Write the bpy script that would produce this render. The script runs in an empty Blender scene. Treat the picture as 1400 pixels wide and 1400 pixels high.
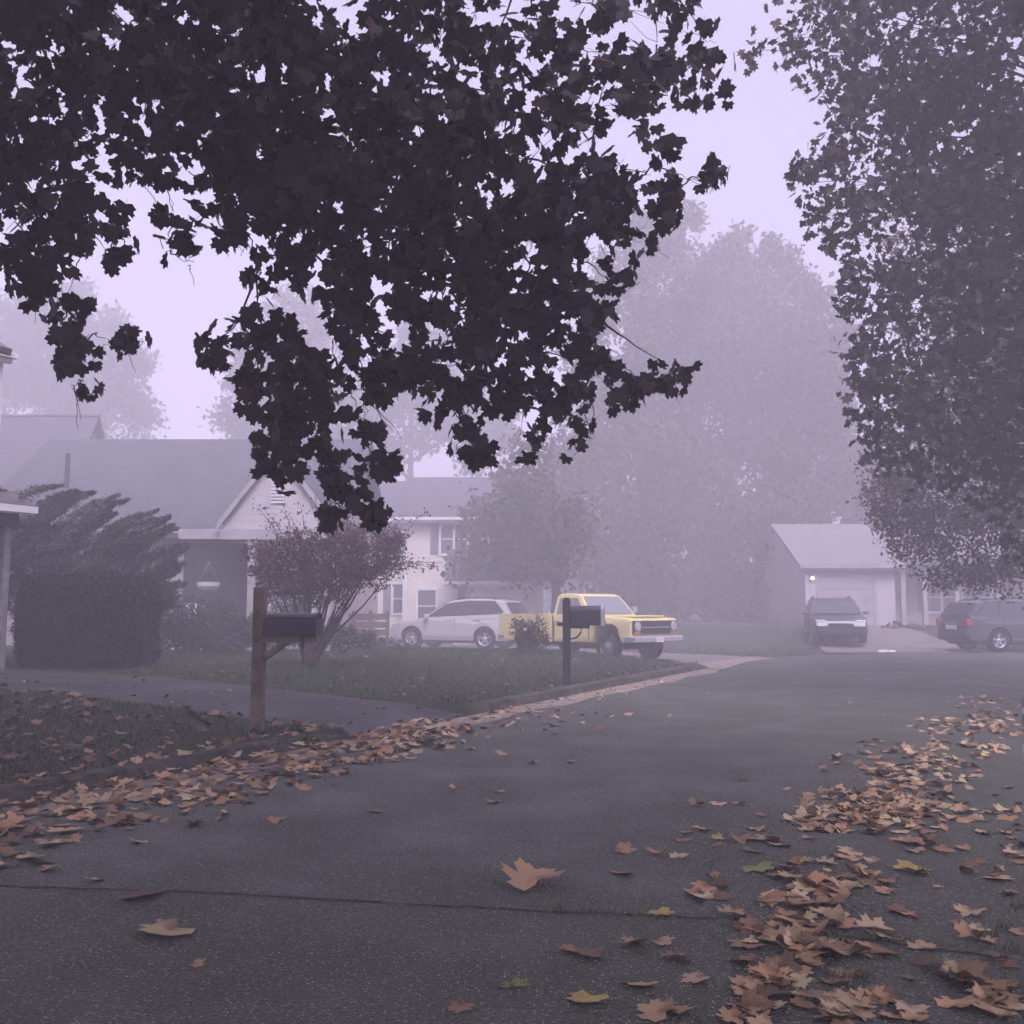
import bpy, bmesh, math, random
import numpy as np
from mathutils import Vector, Matrix

random.seed(7)
rng = np.random.default_rng(11)
SC = bpy.context.scene
COL = SC.collection
R = math.radians

# ------------------------------------------------------------------ camera
F = 1348.0; CAMZ = 1.4; PITCH = math.atan(130.0 / F)
cam_d = bpy.data.cameras.new('camera'); cam = bpy.data.objects.new('camera', cam_d); COL.objects.link(cam)
cam.location = (0, 0, CAMZ); cam.rotation_euler = (math.pi / 2 + PITCH, 0, 0)
cam_d.sensor_width = 36; cam_d.lens = 36 * F / 1400; cam_d.clip_start = 0.05; cam_d.clip_end = 1000
SC.camera = cam

# ------------------------------------------------------------------ world, sun, exposure
SUN_EL, SUN_AZ = R(52), R(165)            # azimuth measured from +Y towards +X
w = bpy.data.worlds.new('World'); SC.world = w; w.use_nodes = True
nt = w.node_tree; nt.nodes.clear()
out = nt.nodes.new('ShaderNodeOutputWorld'); bg = nt.nodes.new('ShaderNodeBackground')
sky = nt.nodes.new('ShaderNodeTexSky'); sky.sky_type = 'NISHITA'; sky.sun_disc = False
sky.sun_elevation = SUN_EL; sky.sun_rotation = SUN_AZ
sky.air_density = 1.0; sky.dust_density = 4.0; sky.ozone_density = 2.0
hs = nt.nodes.new('ShaderNodeHueSaturation'); hs.inputs['Saturation'].default_value = 0.12
mx = nt.nodes.new('ShaderNodeMix'); mx.data_type = 'RGBA'; mx.blend_type = 'MULTIPLY'
mx.inputs[0].default_value = 1.0; mx.inputs[7].default_value = (0.94, 0.86, 1.20, 1)
# overcast luminance: brighter overhead than at the horizon
geo = nt.nodes.new('ShaderNodeTexCoord'); sz = nt.nodes.new('ShaderNodeSeparateXYZ'); nt.links.new(geo.outputs['Generated'], sz.inputs[0])
rg_ = nt.nodes.new('ShaderNodeMapRange'); rg_.inputs[1].default_value = 0.0; rg_.inputs[2].default_value = 1.0; rg_.inputs[3].default_value = 0.40; rg_.inputs[4].default_value = 1.7
nt.links.new(sz.outputs[2], rg_.inputs[0])
mg = nt.nodes.new('ShaderNodeVectorMath'); mg.operation = 'SCALE'
nt.links.new(mx.outputs[2], mg.inputs[0]); nt.links.new(rg_.outputs[0], mg.inputs['Scale'])
nt.links.new(sky.outputs[0], hs.inputs['Color']); nt.links.new(hs.outputs[0], mx.inputs[6])
nt.links.new(mg.outputs[0], bg.inputs['Color']); nt.links.new(bg.outputs[0], out.inputs['Surface'])
bg.inputs['Strength'].default_value = 0.12
sl = bpy.data.lights.new('sun', 'SUN'); sl.energy = 1.5; sl.angle = R(30); sl.color = (1.0, 0.93, 0.96)
so = bpy.data.objects.new('sun', sl); COL.objects.link(so)
sdir = Vector((math.sin(SUN_AZ) * math.cos(SUN_EL), math.cos(SUN_AZ) * math.cos(SUN_EL), math.sin(SUN_EL)))
so.rotation_euler = sdir.to_track_quat('Z', 'Y').to_euler(); so.location = (0, 0, 40)
SC.view_settings.view_transform = 'Standard'; SC.view_settings.look = 'None'
SC.view_settings.gamma = 1; SC.view_settings.use_curve_mapping = False
SC.view_settings.exposure = 1.15
SC.render.engine = 'CYCLES'
cy = SC.cycles
cy.use_denoising = True; cy.use_adaptive_sampling = True; cy.adaptive_threshold = 0.03
cy.max_bounces = 5; cy.diffuse_bounces = 2; cy.glossy_bounces = 2; cy.transmission_bounces = 3
cy.volume_bounces = 2; cy.transparent_max_bounces = 6

HAZE_DENSITY = 0.0163
HAZE_COLOR = (0.975, 0.935, 1.0, 1)

# ------------------------------------------------------------------ helpers
_cp, _sp = math.cos(PITCH), math.sin(PITCH)
def at(px, py, d):
    """World point at distance d (along +Y) seen at photo pixel (1400 scale)."""
    a = (px - 700) / F; b = (700 - py) / F
    t = d / (_cp - b * _sp)
    return Vector((a * t, d, CAMZ + t * (_sp + b * _cp)))
def gnd(px, py, z=0.0):
    a = (px - 700) / F; b = (700 - py) / F
    dz = _sp + b * _cp
    t = (z - CAMZ) / dz
    return Vector((a * t, t * (_cp - b * _sp), z))
DU = np.array([0.454, 0.891]); DV = np.array([0.891, -0.454])
def uv(u, v): return (u * DU[0] + v * DV[0], u * DU[1] + v * DV[1])
ROAD_ANG = math.atan2(-0.454, 0.891)      # heading of +v (towards the road from the left)

def setp(o, label=None, cat=None, group=None, kind=None):
    if label: o['label'] = label
    if cat: o['category'] = cat
    if group: o['group'] = group
    if kind: o['kind'] = kind
    return o
def thing(name, label, cat, loc=(0, 0, 0), rotz=0.0, group=None):
    o = bpy.data.objects.new(name, None); COL.objects.link(o)
    o.location = loc; o.rotation_euler = (0, 0, rotz); o.empty_display_size = 0.3
    return setp(o, label, cat, group)
def link_mesh(name, me, mats, parent=None):
    o = bpy.data.objects.new(name, me); COL.objects.link(o)
    for m in (mats if isinstance(mats, (list, tuple)) else [mats]): me.materials.append(m)
    if parent: o.parent = parent
    return o
def obj(name, bm, mats, parent=None, smooth=False):
    me = bpy.data.meshes.new(name)
    bmesh.ops.recalc_face_normals(bm, faces=bm.faces)
    if smooth:
        for f in bm.faces: f.smooth = True
    bm.to_mesh(me); bm.free()
    return link_mesh(name, me, mats, parent)
def tri_mesh(name, V, T, mats, parent=None, smooth=False):
    me = bpy.data.meshes.new(name)
    V = np.asarray(V, dtype=np.float32); T = np.asarray(T, dtype=np.int32)
    k = T.shape[1]
    me.vertices.add(len(V)); me.vertices.foreach_set('co', V.ravel())
    me.loops.add(T.size); me.loops.foreach_set('vertex_index', T.ravel())
    me.polygons.add(len(T)); me.polygons.foreach_set('loop_start', np.arange(0, T.size, k, dtype=np.int32))
    if smooth: me.polygons.foreach_set('use_smooth', np.ones(len(T), dtype=bool))
    me.update(calc_edges=True); me.validate()
    return link_mesh(name, me, mats, parent)
def NB(): return bmesh.new()
def box(bm, x0, x1, y0, y1, z0, z1, bevel=0.0, rot=None, mat=0):
    vs = [bm.verts.new(p) for p in ((x0,y0,z0),(x1,y0,z0),(x1,y1,z0),(x0,y1,z0),(x0,y0,z1),(x1,y0,z1),(x1,y1,z1),(x0,y1,z1))]
    fs = [bm.faces.new([vs[i] for i in q]) for q in ((3,2,1,0),(4,5,6,7),(0,1,5,4),(1,2,6,5),(2,3,7,6),(3,0,4,7))]
    for f in fs: f.material_index = mat
    if bevel > 0:
        es = list({e for f in fs for e in f.edges})
        bmesh.ops.bevel(bm, geom=es, offset=bevel, segments=2, profile=0.5, affect='EDGES')
    return vs
def prism(bm, prof, y0, y1, bevel=0.0, segs=2, ymap=None):
    """prof: list of (x,z) closed polygon, extruded between y0 and y1."""
    A = [bm.verts.new((x, y0, z)) for x, z in prof]; B = [bm.verts.new((x, y1, z)) for x, z in prof]
    n = len(prof); fs = []
    for i in range(n): fs.append(bm.faces.new((A[i], A[(i+1) % n], B[(i+1) % n], B[i])))
    ca = bm.faces.new(A[::-1]); cb = bm.faces.new(B)
    bm.normal_update()
    if bevel > 0:
        es = list(ca.edges) + list(cb.edges)
        bmesh.ops.bevel(bm, geom=es, offset=bevel, segments=segs, profile=0.6, affect='EDGES')
    big = [f for f in bm.faces if len(f.verts) > 4]
    if big: bmesh.ops.triangulate(bm, faces=big)
    if ymap:
        for v in bm.verts: v.co.y = ymap(v.co)
def tube(bm, pts, radii, sides=8, cap=True):
    pts = [Vector(p) for p in pts]
    if not isinstance(radii, (list, tuple)): radii = [radii] * len(pts)
    rings = []
    for i, p in enumerate(pts):
        d = (pts[min(i+1, len(pts)-1)] - pts[max(i-1, 0)]).normalized()
        a = d.cross(Vector((0.13, 0.21, 1.0)) if abs(d.z) < 0.95 else Vector((1, 0, 0))).normalized(); b = d.cross(a)
        rings.append([bm.verts.new(p + (a * math.cos(t) + b * math.sin(t)) * radii[i]) for t in [2*math.pi*k/sides for k in range(sides)]])
    for i in range(len(rings)-1):
        for k in range(sides):
            f = bm.faces.new((rings[i][k], rings[i][(k+1) % sides], rings[i+1][(k+1) % sides], rings[i+1][k])); f.smooth = True
    if cap:
        bm.faces.new(rings[0][::-1]); bm.faces.new(rings[-1])
def lathe_y(bm, prof, cx, cz, cy=0.0, n=28):
    """prof: list of (r, y) around the axis parallel to Y through (cx, cz)."""
    rings = []
    for r, y in prof:
        rings.append([bm.verts.new((cx + r * math.cos(2*math.pi*k/n), cy + y, cz + r * math.sin(2*math.pi*k/n))) for k in range(n)])
    for i in range(len(rings)-1):
        for k in range(n):
            f = bm.faces.new((rings[i][k], rings[i][(k+1) % n], rings[i+1][(k+1) % n], rings[i+1][k])); f.smooth = True
    return rings

# ------------------------------------------------------------------ materials
def mat(name, col, rough=0.7, metal=0.0, spec=0.3, var=None, scale=5.0, bump=0.0, bscale=None, island=None, obj_random=None, coat=0.0, transl=0.0):
    """var: second colour mixed by noise; island/obj_random: list of colours picked at random per piece."""
    m = bpy.data.materials.new(name); m.use_nodes = True
    t = m.node_tree; p = t.nodes['Principled BSDF']
    p.inputs['Base Color'].default_value = (*col, 1); p.inputs['Roughness'].default_value = rough
    p.inputs['Metallic'].default_value = metal; p.inputs['Specular IOR Level'].default_value = spec
    p.inputs['Coat Weight'].default_value = coat
    last = None
    tc = t.nodes.new('ShaderNodeTexCoord')
    if island or obj_random:
        cols = island or obj_random
        src = t.nodes.new('ShaderNodeNewGeometry' if island else 'ShaderNodeObjectInfo')
        cr = t.nodes.new('ShaderNodeValToRGB'); cr.color_ramp.interpolation = 'LINEAR'
        els = cr.color_ramp.elements
        while len(els) < len(cols): els.new(0.5)
        for i, c in enumerate(cols):
            els[i].position = i / max(1, len(cols) - 1); els[i].color = (*c, 1)
        t.links.new(src.outputs['Random Per Island' if island else 'Random'], cr.inputs[0]); last = cr.outputs[0]
    if var:
        nz = t.nodes.new('ShaderNodeTexNoise'); nz.inputs['Scale'].default_value = scale; nz.inputs['Detail'].default_value = 6
        t.links.new(tc.outputs['Object'], nz.inputs['Vector'])
        mr = t.nodes.new('ShaderNodeMapRange'); mr.inputs[1].default_value = 0.38 if not obj_random else 0.52; mr.inputs[2].default_value = 0.62 if not obj_random else 0.70
        t.links.new(nz.outputs[0], mr.inputs[0])
        mi = t.nodes.new('ShaderNodeMix'); mi.data_type = 'RGBA'
        if last: t.links.new(last, mi.inputs[6])
        else: mi.inputs[6].default_value = (*col, 1)
        mi.inputs[7].default_value = (*var, 1)
        t.links.new(mr.outputs[0], mi.inputs[0]); last = mi.outputs[2]
    if last: t.links.new(last, p.inputs['Base Color'])
    if bump:
        nz = t.nodes.new('ShaderNodeTexNoise'); nz.inputs['Scale'].default_value = bscale or scale * 4; nz.inputs['Detail'].default_value = 5
        t.links.new(tc.outputs['Object'], nz.inputs['Vector'])
        b = t.nodes.new('ShaderNodeBump'); b.inputs['Strength'].default_value = bump; b.inputs['Distance'].default_value = 0.02
        t.links.new(nz.outputs[0], b.inputs['Height']); t.links.new(b.outputs[0], p.inputs['Normal'])
    if transl:
        tr = t.nodes.new('ShaderNodeBsdfTranslucent'); ms = t.nodes.new('ShaderNodeMixShader'); ms.inputs[0].default_value = transl
        if last: t.links.new(last, tr.inputs[0])
        else: tr.inputs[0].default_value = (*col, 1)
        o = t.nodes['Material Output']
        t.links.new(p.outputs[0], ms.inputs[1]); t.links.new(tr.outputs[0], ms.inputs[2]); t.links.new(ms.outputs[0], o.inputs[0])
    return m
def asphalt(name, base, dark, light, rough=0.62, island=False):
    m = mat(name, base, rough, spec=0.35); t = m.node_tree; p = t.nodes['Principled BSDF']
    tc = t.nodes.new('ShaderNodeTexCoord')
    def noise(s, d=3):
        n = t.nodes.new('ShaderNodeTexNoise'); n.inputs['Scale'].default_value = s; n.inputs['Detail'].default_value = d
        t.links.new(tc.outputs['Object'], n.inputs['Vector']); return n
    def mixc(f, a, b):
        mi = t.nodes.new('ShaderNodeMix'); mi.data_type = 'RGBA'
        t.links.new(f, mi.inputs[0])
        if isinstance(a, tuple): mi.inputs[6].default_value = (*a, 1)
        else: t.links.new(a, mi.inputs[6])
        if isinstance(b, tuple): mi.inputs[7].default_value = (*b, 1)
        else: t.links.new(b, mi.inputs[7])
        return mi.outputs[2]
    def rmap(s, a, b, c=0, d=1):
        r = t.nodes.new('ShaderNodeMapRange'); r.inputs[1].default_value = a; r.inputs[2].default_value = b
        r.inputs[3].default_value = c; r.inputs[4].default_value = d
        t.links.new(s, r.inputs[0]); return r.outputs[0]
    big = noise(0.35, 5); fine = noise(60, 4)
    c = mixc(rmap(big.outputs[0], 0.35, 0.65), dark, base)
    c2 = mixc(rmap(fine.outputs[0], 0.42, 0.58), c, tuple(x * 1.7 for x in base))
    vo = t.nodes.new('ShaderNodeTexVoronoi'); vo.inputs['Scale'].default_value = 75
    t.links.new(tc.outputs['Object'], vo.inputs['Vector'])
    stone = rmap(vo.outputs['Distance'], 0.20, 0.42, 1, 0)
    sel = t.nodes.new('ShaderNodeSeparateColor'); t.links.new(vo.outputs['Color'], sel.inputs[0])
    pick = rmap(sel.outputs[0], 0.66, 0.95)
    mu = t.nodes.new('ShaderNodeMath'); mu.operation = 'MULTIPLY'; t.links.new(stone, mu.inputs[0]); t.links.new(pick, mu.inputs[1])
    c3 = mixc(mu.outputs[0], c2, light)
    t.links.new(c3, p.inputs['Base Color'])
    mid = noise(1.1, 4)
    t.links.new(rmap(mid.outputs[0], 0.4, 0.65, rough + 0.12, rough - 0.12), p.inputs['Roughness'])
    b = t.nodes.new('ShaderNodeBump'); b.inputs['Strength'].default_value = 0.7; b.inputs['Distance'].default_value = 0.012
    t.links.new(vo.outputs['Distance'], b.inputs['Height']); t.links.new(b.outputs[0], p.inputs['Normal'])
    return m
def banded(name, col, pitch, rough=0.7, var=None, depth=0.012, dirt=0.12):
    """Horizontal lap siding: saw-tooth bands along object Z."""
    m = mat(name, col, rough, var=var or tuple(c * (1 - dirt) for c in col), scale=0.8)
    t = m.node_tree; p = t.nodes['Principled BSDF']
    tc = t.nodes.new('ShaderNodeTexCoord'); sx = t.nodes.new('ShaderNodeSeparateXYZ'); t.links.new(tc.outputs['Object'], sx.inputs[0])
    dv = t.nodes.new('ShaderNodeMath'); dv.operation = 'DIVIDE'; dv.inputs[1].default_value = pitch; t.links.new(sx.outputs[2], dv.inputs[0])
    fr = t.nodes.new('ShaderNodeMath'); fr.operation = 'FRACT'; t.links.new(dv.outputs[0], fr.inputs[0])
    iv = t.nodes.new('ShaderNodeMath'); iv.operation = 'SUBTRACT'; iv.inputs[0].default_value = 1; t.links.new(fr.outputs[0], iv.inputs[1])
    b = t.nodes.new('ShaderNodeBump'); b.inputs['Strength'].default_value = 1; b.inputs['Distance'].default_value = depth
    t.links.new(iv.outputs[0], b.inputs['Height']); t.links.new(b.outputs[0], p.inputs['Normal'])
    return m
def bricky(name, c1, c2, mortar, sx, sy, rough=0.85, plane='XZ'):
    m = mat(name, c1, rough); t = m.node_tree; p = t.nodes['Principled BSDF']
    tc = t.nodes.new('ShaderNodeTexCoord'); s = t.nodes.new('ShaderNodeSeparateXYZ'); cb = t.nodes.new('ShaderNodeCombineXYZ')
    t.links.new(tc.outputs['Object'], s.inputs[0])
    ad = t.nodes.new('ShaderNodeMath'); ad.operation = 'ADD'; t.links.new(s.outputs[0], ad.inputs[0]); t.links.new(s.outputs[1], ad.inputs[1])
    t.links.new(s.outputs[0] if plane != 'SUM' else ad.outputs[0], cb.inputs[0]); t.links.new(s.outputs[2], cb.inputs[1])
    br = t.nodes.new('ShaderNodeTexBrick'); br.inputs['Scale'].default_value = 1
    br.inputs['Brick Width'].default_value = sx; br.inputs['Row Height'].default_value = sy; br.inputs['Mortar Size'].default_value = sy * 0.06
    br.inputs['Color1'].default_value = (*c1, 1); br.inputs['Color2'].default_value = (*c2, 1); br.inputs['Mortar'].default_value = (*mortar, 1)
    t.links.new(cb.outputs[0], br.inputs['Vector']); t.links.new(br.outputs[0], p.inputs['Base Color'])
    b = t.nodes.new('ShaderNodeBump'); b.inputs['Strength'].default_value = 0.6; b.inputs['Distance'].default_value = 0.01; b.invert = True
    t.links.new(br.outputs['Fac'], b.inputs['Height']); t.links.new(b.outputs[0], p.inputs['Normal'])
    return m

M = {}
M['asphalt'] = asphalt('asphalt', (0.060, 0.063, 0.045), (0.038, 0.040, 0.030), (0.50, 0.48, 0.36))
M['drive_asphalt'] = asphalt('drive_asphalt', (0.033, 0.034, 0.030), (0.022, 0.023, 0.021), (0.14, 0.13, 0.12))
M['concrete'] = mat('concrete', (0.22, 0.19, 0.17), 0.85, var=(0.14, 0.12, 0.11), scale=3, bump=0.4, bscale=60)
M['kerb'] = mat('kerb_concrete', (0.12, 0.105, 0.085), 0.9, var=(0.045, 0.048, 0.034), scale=6, bump=0.6, bscale=50)
M['gutter'] = mat('gutter_concrete', (0.36, 0.29, 0.235), 0.9, var=(0.22, 0.175, 0.14), scale=4, bump=0.5, bscale=60)
M['soil'] = mat('turf_soil', (0.028, 0.045, 0.022), 0.95, var=(0.055, 0.052, 0.032), scale=1.6, bump=0.8, bscale=25)
M['grass'] = mat('grass_blades', (0.05, 0.08, 0.03), 0.7, island=[(0.026, 0.050, 0.022), (0.045, 0.082, 0.032), (0.068, 0.095, 0.04), (0.10, 0.095, 0.05)], transl=0.15)
M['weed'] = mat('dry_weeds', (0.14, 0.13, 0.07), 0.8, island=[(0.07, 0.09, 0.04), (0.20, 0.17, 0.11)])
M['crack'] = mat('crack_tar', (0.014, 0.013, 0.013), 0.8, var=(0.03, 0.028, 0.026), scale=12)
M['wornpaint'] = mat('worn_paint', (0.32, 0.31, 0.32), 0.7, var=(0.10, 0.10, 0.105), scale=20)
DEAD = [(0.09, 0.060, 0.040), (0.52, 0.33, 0.18), (0.22, 0.13, 0.075), (0.66, 0.50, 0.31), (0.42, 0.24, 0.12), (0.13, 0.08, 0.05), (0.62, 0.35, 0.18), (0.56, 0.45, 0.24), (0.30, 0.19, 0.11)]
M['dead_leaf'] = mat('dead_leaf', (0.25, 0.12, 0.07), 0.7, obj_random=DEAD, bump=0.3, bscale=30, var=(0.15, 0.075, 0.045), scale=2.2)
M['dead_litter'] = mat('dead_litter', (0.2, 0.1, 0.07), 0.75, island=DEAD)
M['dark_litter'] = mat('dark_litter', (0.1, 0.06, 0.045), 0.8, island=[(0.05, 0.032, 0.025), (0.32, 0.18, 0.11), (0.11, 0.065, 0.045), (0.22, 0.13, 0.085), (0.40, 0.26, 0.16)])
M['yellow_leaf'] = mat('yellow_leaf', (0.50, 0.44, 0.10), 0.6, var=(0.42, 0.26, 0.09), scale=8)
M['green_leaf'] = mat('green_leaf', (0.16, 0.26, 0.06), 0.6, var=(0.25, 0.26, 0.08), scale=10)
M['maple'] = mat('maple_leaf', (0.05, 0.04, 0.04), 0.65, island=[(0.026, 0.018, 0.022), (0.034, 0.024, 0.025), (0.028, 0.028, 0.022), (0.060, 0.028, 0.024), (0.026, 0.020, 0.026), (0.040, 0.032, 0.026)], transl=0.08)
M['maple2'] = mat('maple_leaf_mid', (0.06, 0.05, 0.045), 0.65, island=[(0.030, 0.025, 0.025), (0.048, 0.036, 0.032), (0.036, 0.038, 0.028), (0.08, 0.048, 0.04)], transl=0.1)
M['fineleaf'] = mat('small_leaf', (0.08, 0.08, 0.05), 0.7, island=[(0.060, 0.066, 0.045), (0.12, 0.10, 0.075), (0.08, 0.082, 0.05), (0.18, 0.14, 0.115), (0.07, 0.06, 0.05)], transl=0.2)
M['fartree'] = mat('far_tree_leaf', (0.06, 0.07, 0.05), 0.8, island=[(0.045, 0.060, 0.038), (0.08, 0.085, 0.05), (0.11, 0.08, 0.05)], transl=0.15)
M['redleaf'] = mat('red_leaf', (0.14, 0.05, 0.05), 0.7, island=[(0.075, 0.042, 0.040), (0.13, 0.068, 0.058), (0.055, 0.036, 0.034), (0.10, 0.078, 0.055)], transl=0.15)
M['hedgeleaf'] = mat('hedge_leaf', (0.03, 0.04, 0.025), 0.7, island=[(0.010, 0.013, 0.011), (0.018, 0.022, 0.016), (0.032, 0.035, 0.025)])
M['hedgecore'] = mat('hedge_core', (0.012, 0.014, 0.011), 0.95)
M['juniper'] = mat('juniper_needles', (0.04, 0.055, 0.04), 0.8, island=[(0.035, 0.046, 0.040), (0.065, 0.080, 0.064), (0.10, 0.108, 0.085)])
M['shrub'] = mat('shrub_leaf', (0.05, 0.055, 0.04), 0.75, island=[(0.030, 0.036, 0.028), (0.055, 0.06, 0.042), (0.085, 0.075, 0.055)])
M['bloom'] = mat('pale_bloom', (0.55, 0.50, 0.52), 0.8, island=[(0.65, 0.60, 0.62), (0.40, 0.36, 0.38)])
M['bark'] = mat('bark', (0.075, 0.058, 0.05), 0.95, var=(0.045, 0.036, 0.032), scale=8, bump=0.9, bscale=25)
M['wood_post'] = mat('weathered_wood', (0.25, 0.20, 0.145), 0.9, var=(0.12, 0.095, 0.07), scale=5, bump=0.6, bscale=30)
M['grey_wood'] = mat('grey_painted_wood', (0.26, 0.24, 0.25), 0.8, var=(0.17, 0.155, 0.16), scale=6)
M['black_metal'] = mat('black_metal', (0.018, 0.017, 0.022), 0.38, spec=0.5, var=(0.03, 0.028, 0.034), scale=6)
M['dark_iron'] = mat('dark_iron', (0.03, 0.028, 0.033), 0.6)
M['grey_metal'] = mat('grey_metal', (0.35, 0.34, 0.37), 0.5)
M['red_flag'] = mat('red_flag', (0.30, 0.04, 0.03), 0.5)
M['silver'] = mat('silver_paint', (0.52, 0.515, 0.52), 0.32, metal=0.25, spec=0.5, coat=0.4)
M['dark_paint'] = mat('dark_paint', (0.07, 0.067, 0.078), 0.3, metal=0.2, spec=0.5, coat=0.5)
M['navy_paint'] = mat('blackish_paint', (0.065, 0.066, 0.078), 0.3, metal=0.2, spec=0.5, coat=0.5)
M['yellow'] = mat('yellow_paint', (0.74, 0.64, 0.30), 0.42, spec=0.4, var=(0.68, 0.58, 0.26), scale=2.5)
M['rusty'] = mat('rust_patch', (0.16, 0.085, 0.05), 0.9, var=(0.30, 0.22, 0.10), scale=14)
M['glass'] = mat('car_glass', (0.05, 0.05, 0.06), 0.08, spec=0.8)
M['lightglass'] = mat('screen_glass', (0.20, 0.20, 0.22), 0.12, spec=0.8)
M['rubber'] = mat('rubber', (0.018, 0.018, 0.02), 0.85)
M['trim'] = mat('black_trim', (0.03, 0.03, 0.033), 0.65)
M['chrome'] = mat('chrome', (0.75, 0.75, 0.77), 0.2, metal=0.9)
M['rim'] = mat('alloy', (0.55, 0.55, 0.57), 0.35, metal=0.7)
M['steel_rim'] = mat('steel_rim', (0.20, 0.19, 0.20), 0.5, metal=0.5)
M['headlamp'] = mat('headlamp_glass', (0.45, 0.45, 0.47), 0.12, spec=0.9)
M['taillamp'] = mat('tail_lamp', (0.36, 0.035, 0.035), 0.25, spec=0.7)
M['amber'] = mat('amber_lamp', (0.6, 0.22, 0.03), 0.3)
M['plate'] = mat('plate', (0.65, 0.65, 0.66), 0.5)
M['siding_cream'] = banded('cream_siding', (0.66, 0.60, 0.52), 0.18)
M['siding_grey'] = banded('grey_siding', (0.34, 0.33, 0.35), 0.15)
M['siding_tan'] = banded('tan_siding', (0.42, 0.37, 0.35), 0.15)
M['siding_pale'] = banded('pale_siding', (0.46, 0.43, 0.44), 0.16)
M['white'] = mat('white_trim', (0.74, 0.72, 0.72), 0.6, var=(0.62, 0.60, 0.60), scale=2)
M['door_white'] = banded('garage_panels', (0.70, 0.68, 0.68), 0.53, depth=0.02)
M['roof'] = bricky('grey_shingles', (0.085, 0.085, 0.10), (0.115, 0.11, 0.125), (0.05, 0.05, 0.06), 0.30, 0.09)
M['roof_dark'] = bricky('dark_shingles', (0.10, 0.09, 0.095), (0.15, 0.135, 0.135), (0.05, 0.045, 0.05), 0.30, 0.09)
M['roof_hazed'] = bricky('hazed_shingles', (0.20, 0.195, 0.20), (0.24, 0.23, 0.24), (0.14, 0.13, 0.14), 0.30, 0.09)  # far roof lightened, haze painted into its shingle colour
M['muted_trim'] = mat('muted_trim', (0.38, 0.36, 0.37), 0.6, var=(0.30, 0.285, 0.29), scale=2)  # white trim greyed, the fading by fog put into its colour
M['shutter'] = banded('shutter', (0.17, 0.15, 0.18), 0.06)
M['pane'] = mat('window_glass', (0.10, 0.10, 0.12), 0.08, spec=0.8)
M['painted_shade'] = mat('porch_shade', (0.06, 0.055, 0.06), 0.9)  # shade of the porch opening and beam put into a dark colour
M['brick'] = bricky('brick', (0.24, 0.12, 0.09), (0.30, 0.16, 0.12), (0.30, 0.28, 0.26), 0.22, 0.075, plane='SUM')
M['fence_wood'] = mat('fence_wood', (0.20, 0.15, 0.14), 0.9, var=(0.13, 0.10, 0.095), scale=6)
M['paper'] = mat('white_paper', (0.85, 0.84, 0.84), 0.6)
lampm = bpy.data.materials.new('lit_lamp'); lampm.use_nodes = True
_p = lampm.node_tree.nodes['Principled BSDF']; _p.inputs['Emission Color'].default_value = (1, 0.93, 0.85, 1); _p.inputs['Emission Strength'].default_value = 4
M['lamp'] = lampm

# ------------------------------------------------------------------ ground heights
def sm(x): x = np.clip(x, 0, 1); return x * x * (3 - 2 * x)
L_edge = [uv(-9, -6.4), uv(22.2, -6.4), (4.75, 23.9), (5.6, 25.6), (7.0, 27.6), (9.4, 29.6), (13, 30.9), (22, 32.2), (45, 34), (85, 36)]
R_edge = [(85, 27), (45, 25), (22, 23.2), (14.5, 21.2), (11, 19.0), uv(17.2, 0.0), uv(-9, 0.0)]
ROAD = np.array(L_edge + R_edge)
DRIVE_C = np.array([(4.65, 23.3), (5.6, 25.7), (7.2, 27.9), (2.8, 32), (0.9, 38.2), (-3.0, 38.2), (-9.5, 35.8), (-8.5, 31.5), (-3.2, 30.2), (-1.0, 28.2), (2.1, 24.75)])
DA0, DA1 = 8.75, 11.35
def poly_sd(P, X, Y):
    d = np.full(X.shape, 1e9); inside = np.zeros(X.shape, bool); n = len(P)
    for i in range(n):
        ax, ay = P[i]; bx, by = P[(i+1) % n]
        ex, ey = bx-ax, by-ay; wx, wy = X-ax, Y-ay
        tt = np.clip((wx*ex + wy*ey) / (ex*ex + ey*ey), 0, 1)
        d = np.minimum(d, np.hypot(wx - ex*tt, wy - ey*tt))
        c = ((ay > Y) != (by > Y)) & (X < (bx-ax) * (Y-ay) / ((by-ay) if by != ay else 1e-9) + ax)
        inside ^= c
    return np.where(inside, -d, d)
def driveA_z(v): return 0.012 + 0.085 * sm((-6.4 - v) / 1.0) + 0.21 * sm((-6.5 - v) / 5.5) + 0.10 * sm((-14.5 - v) / 8)
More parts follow.
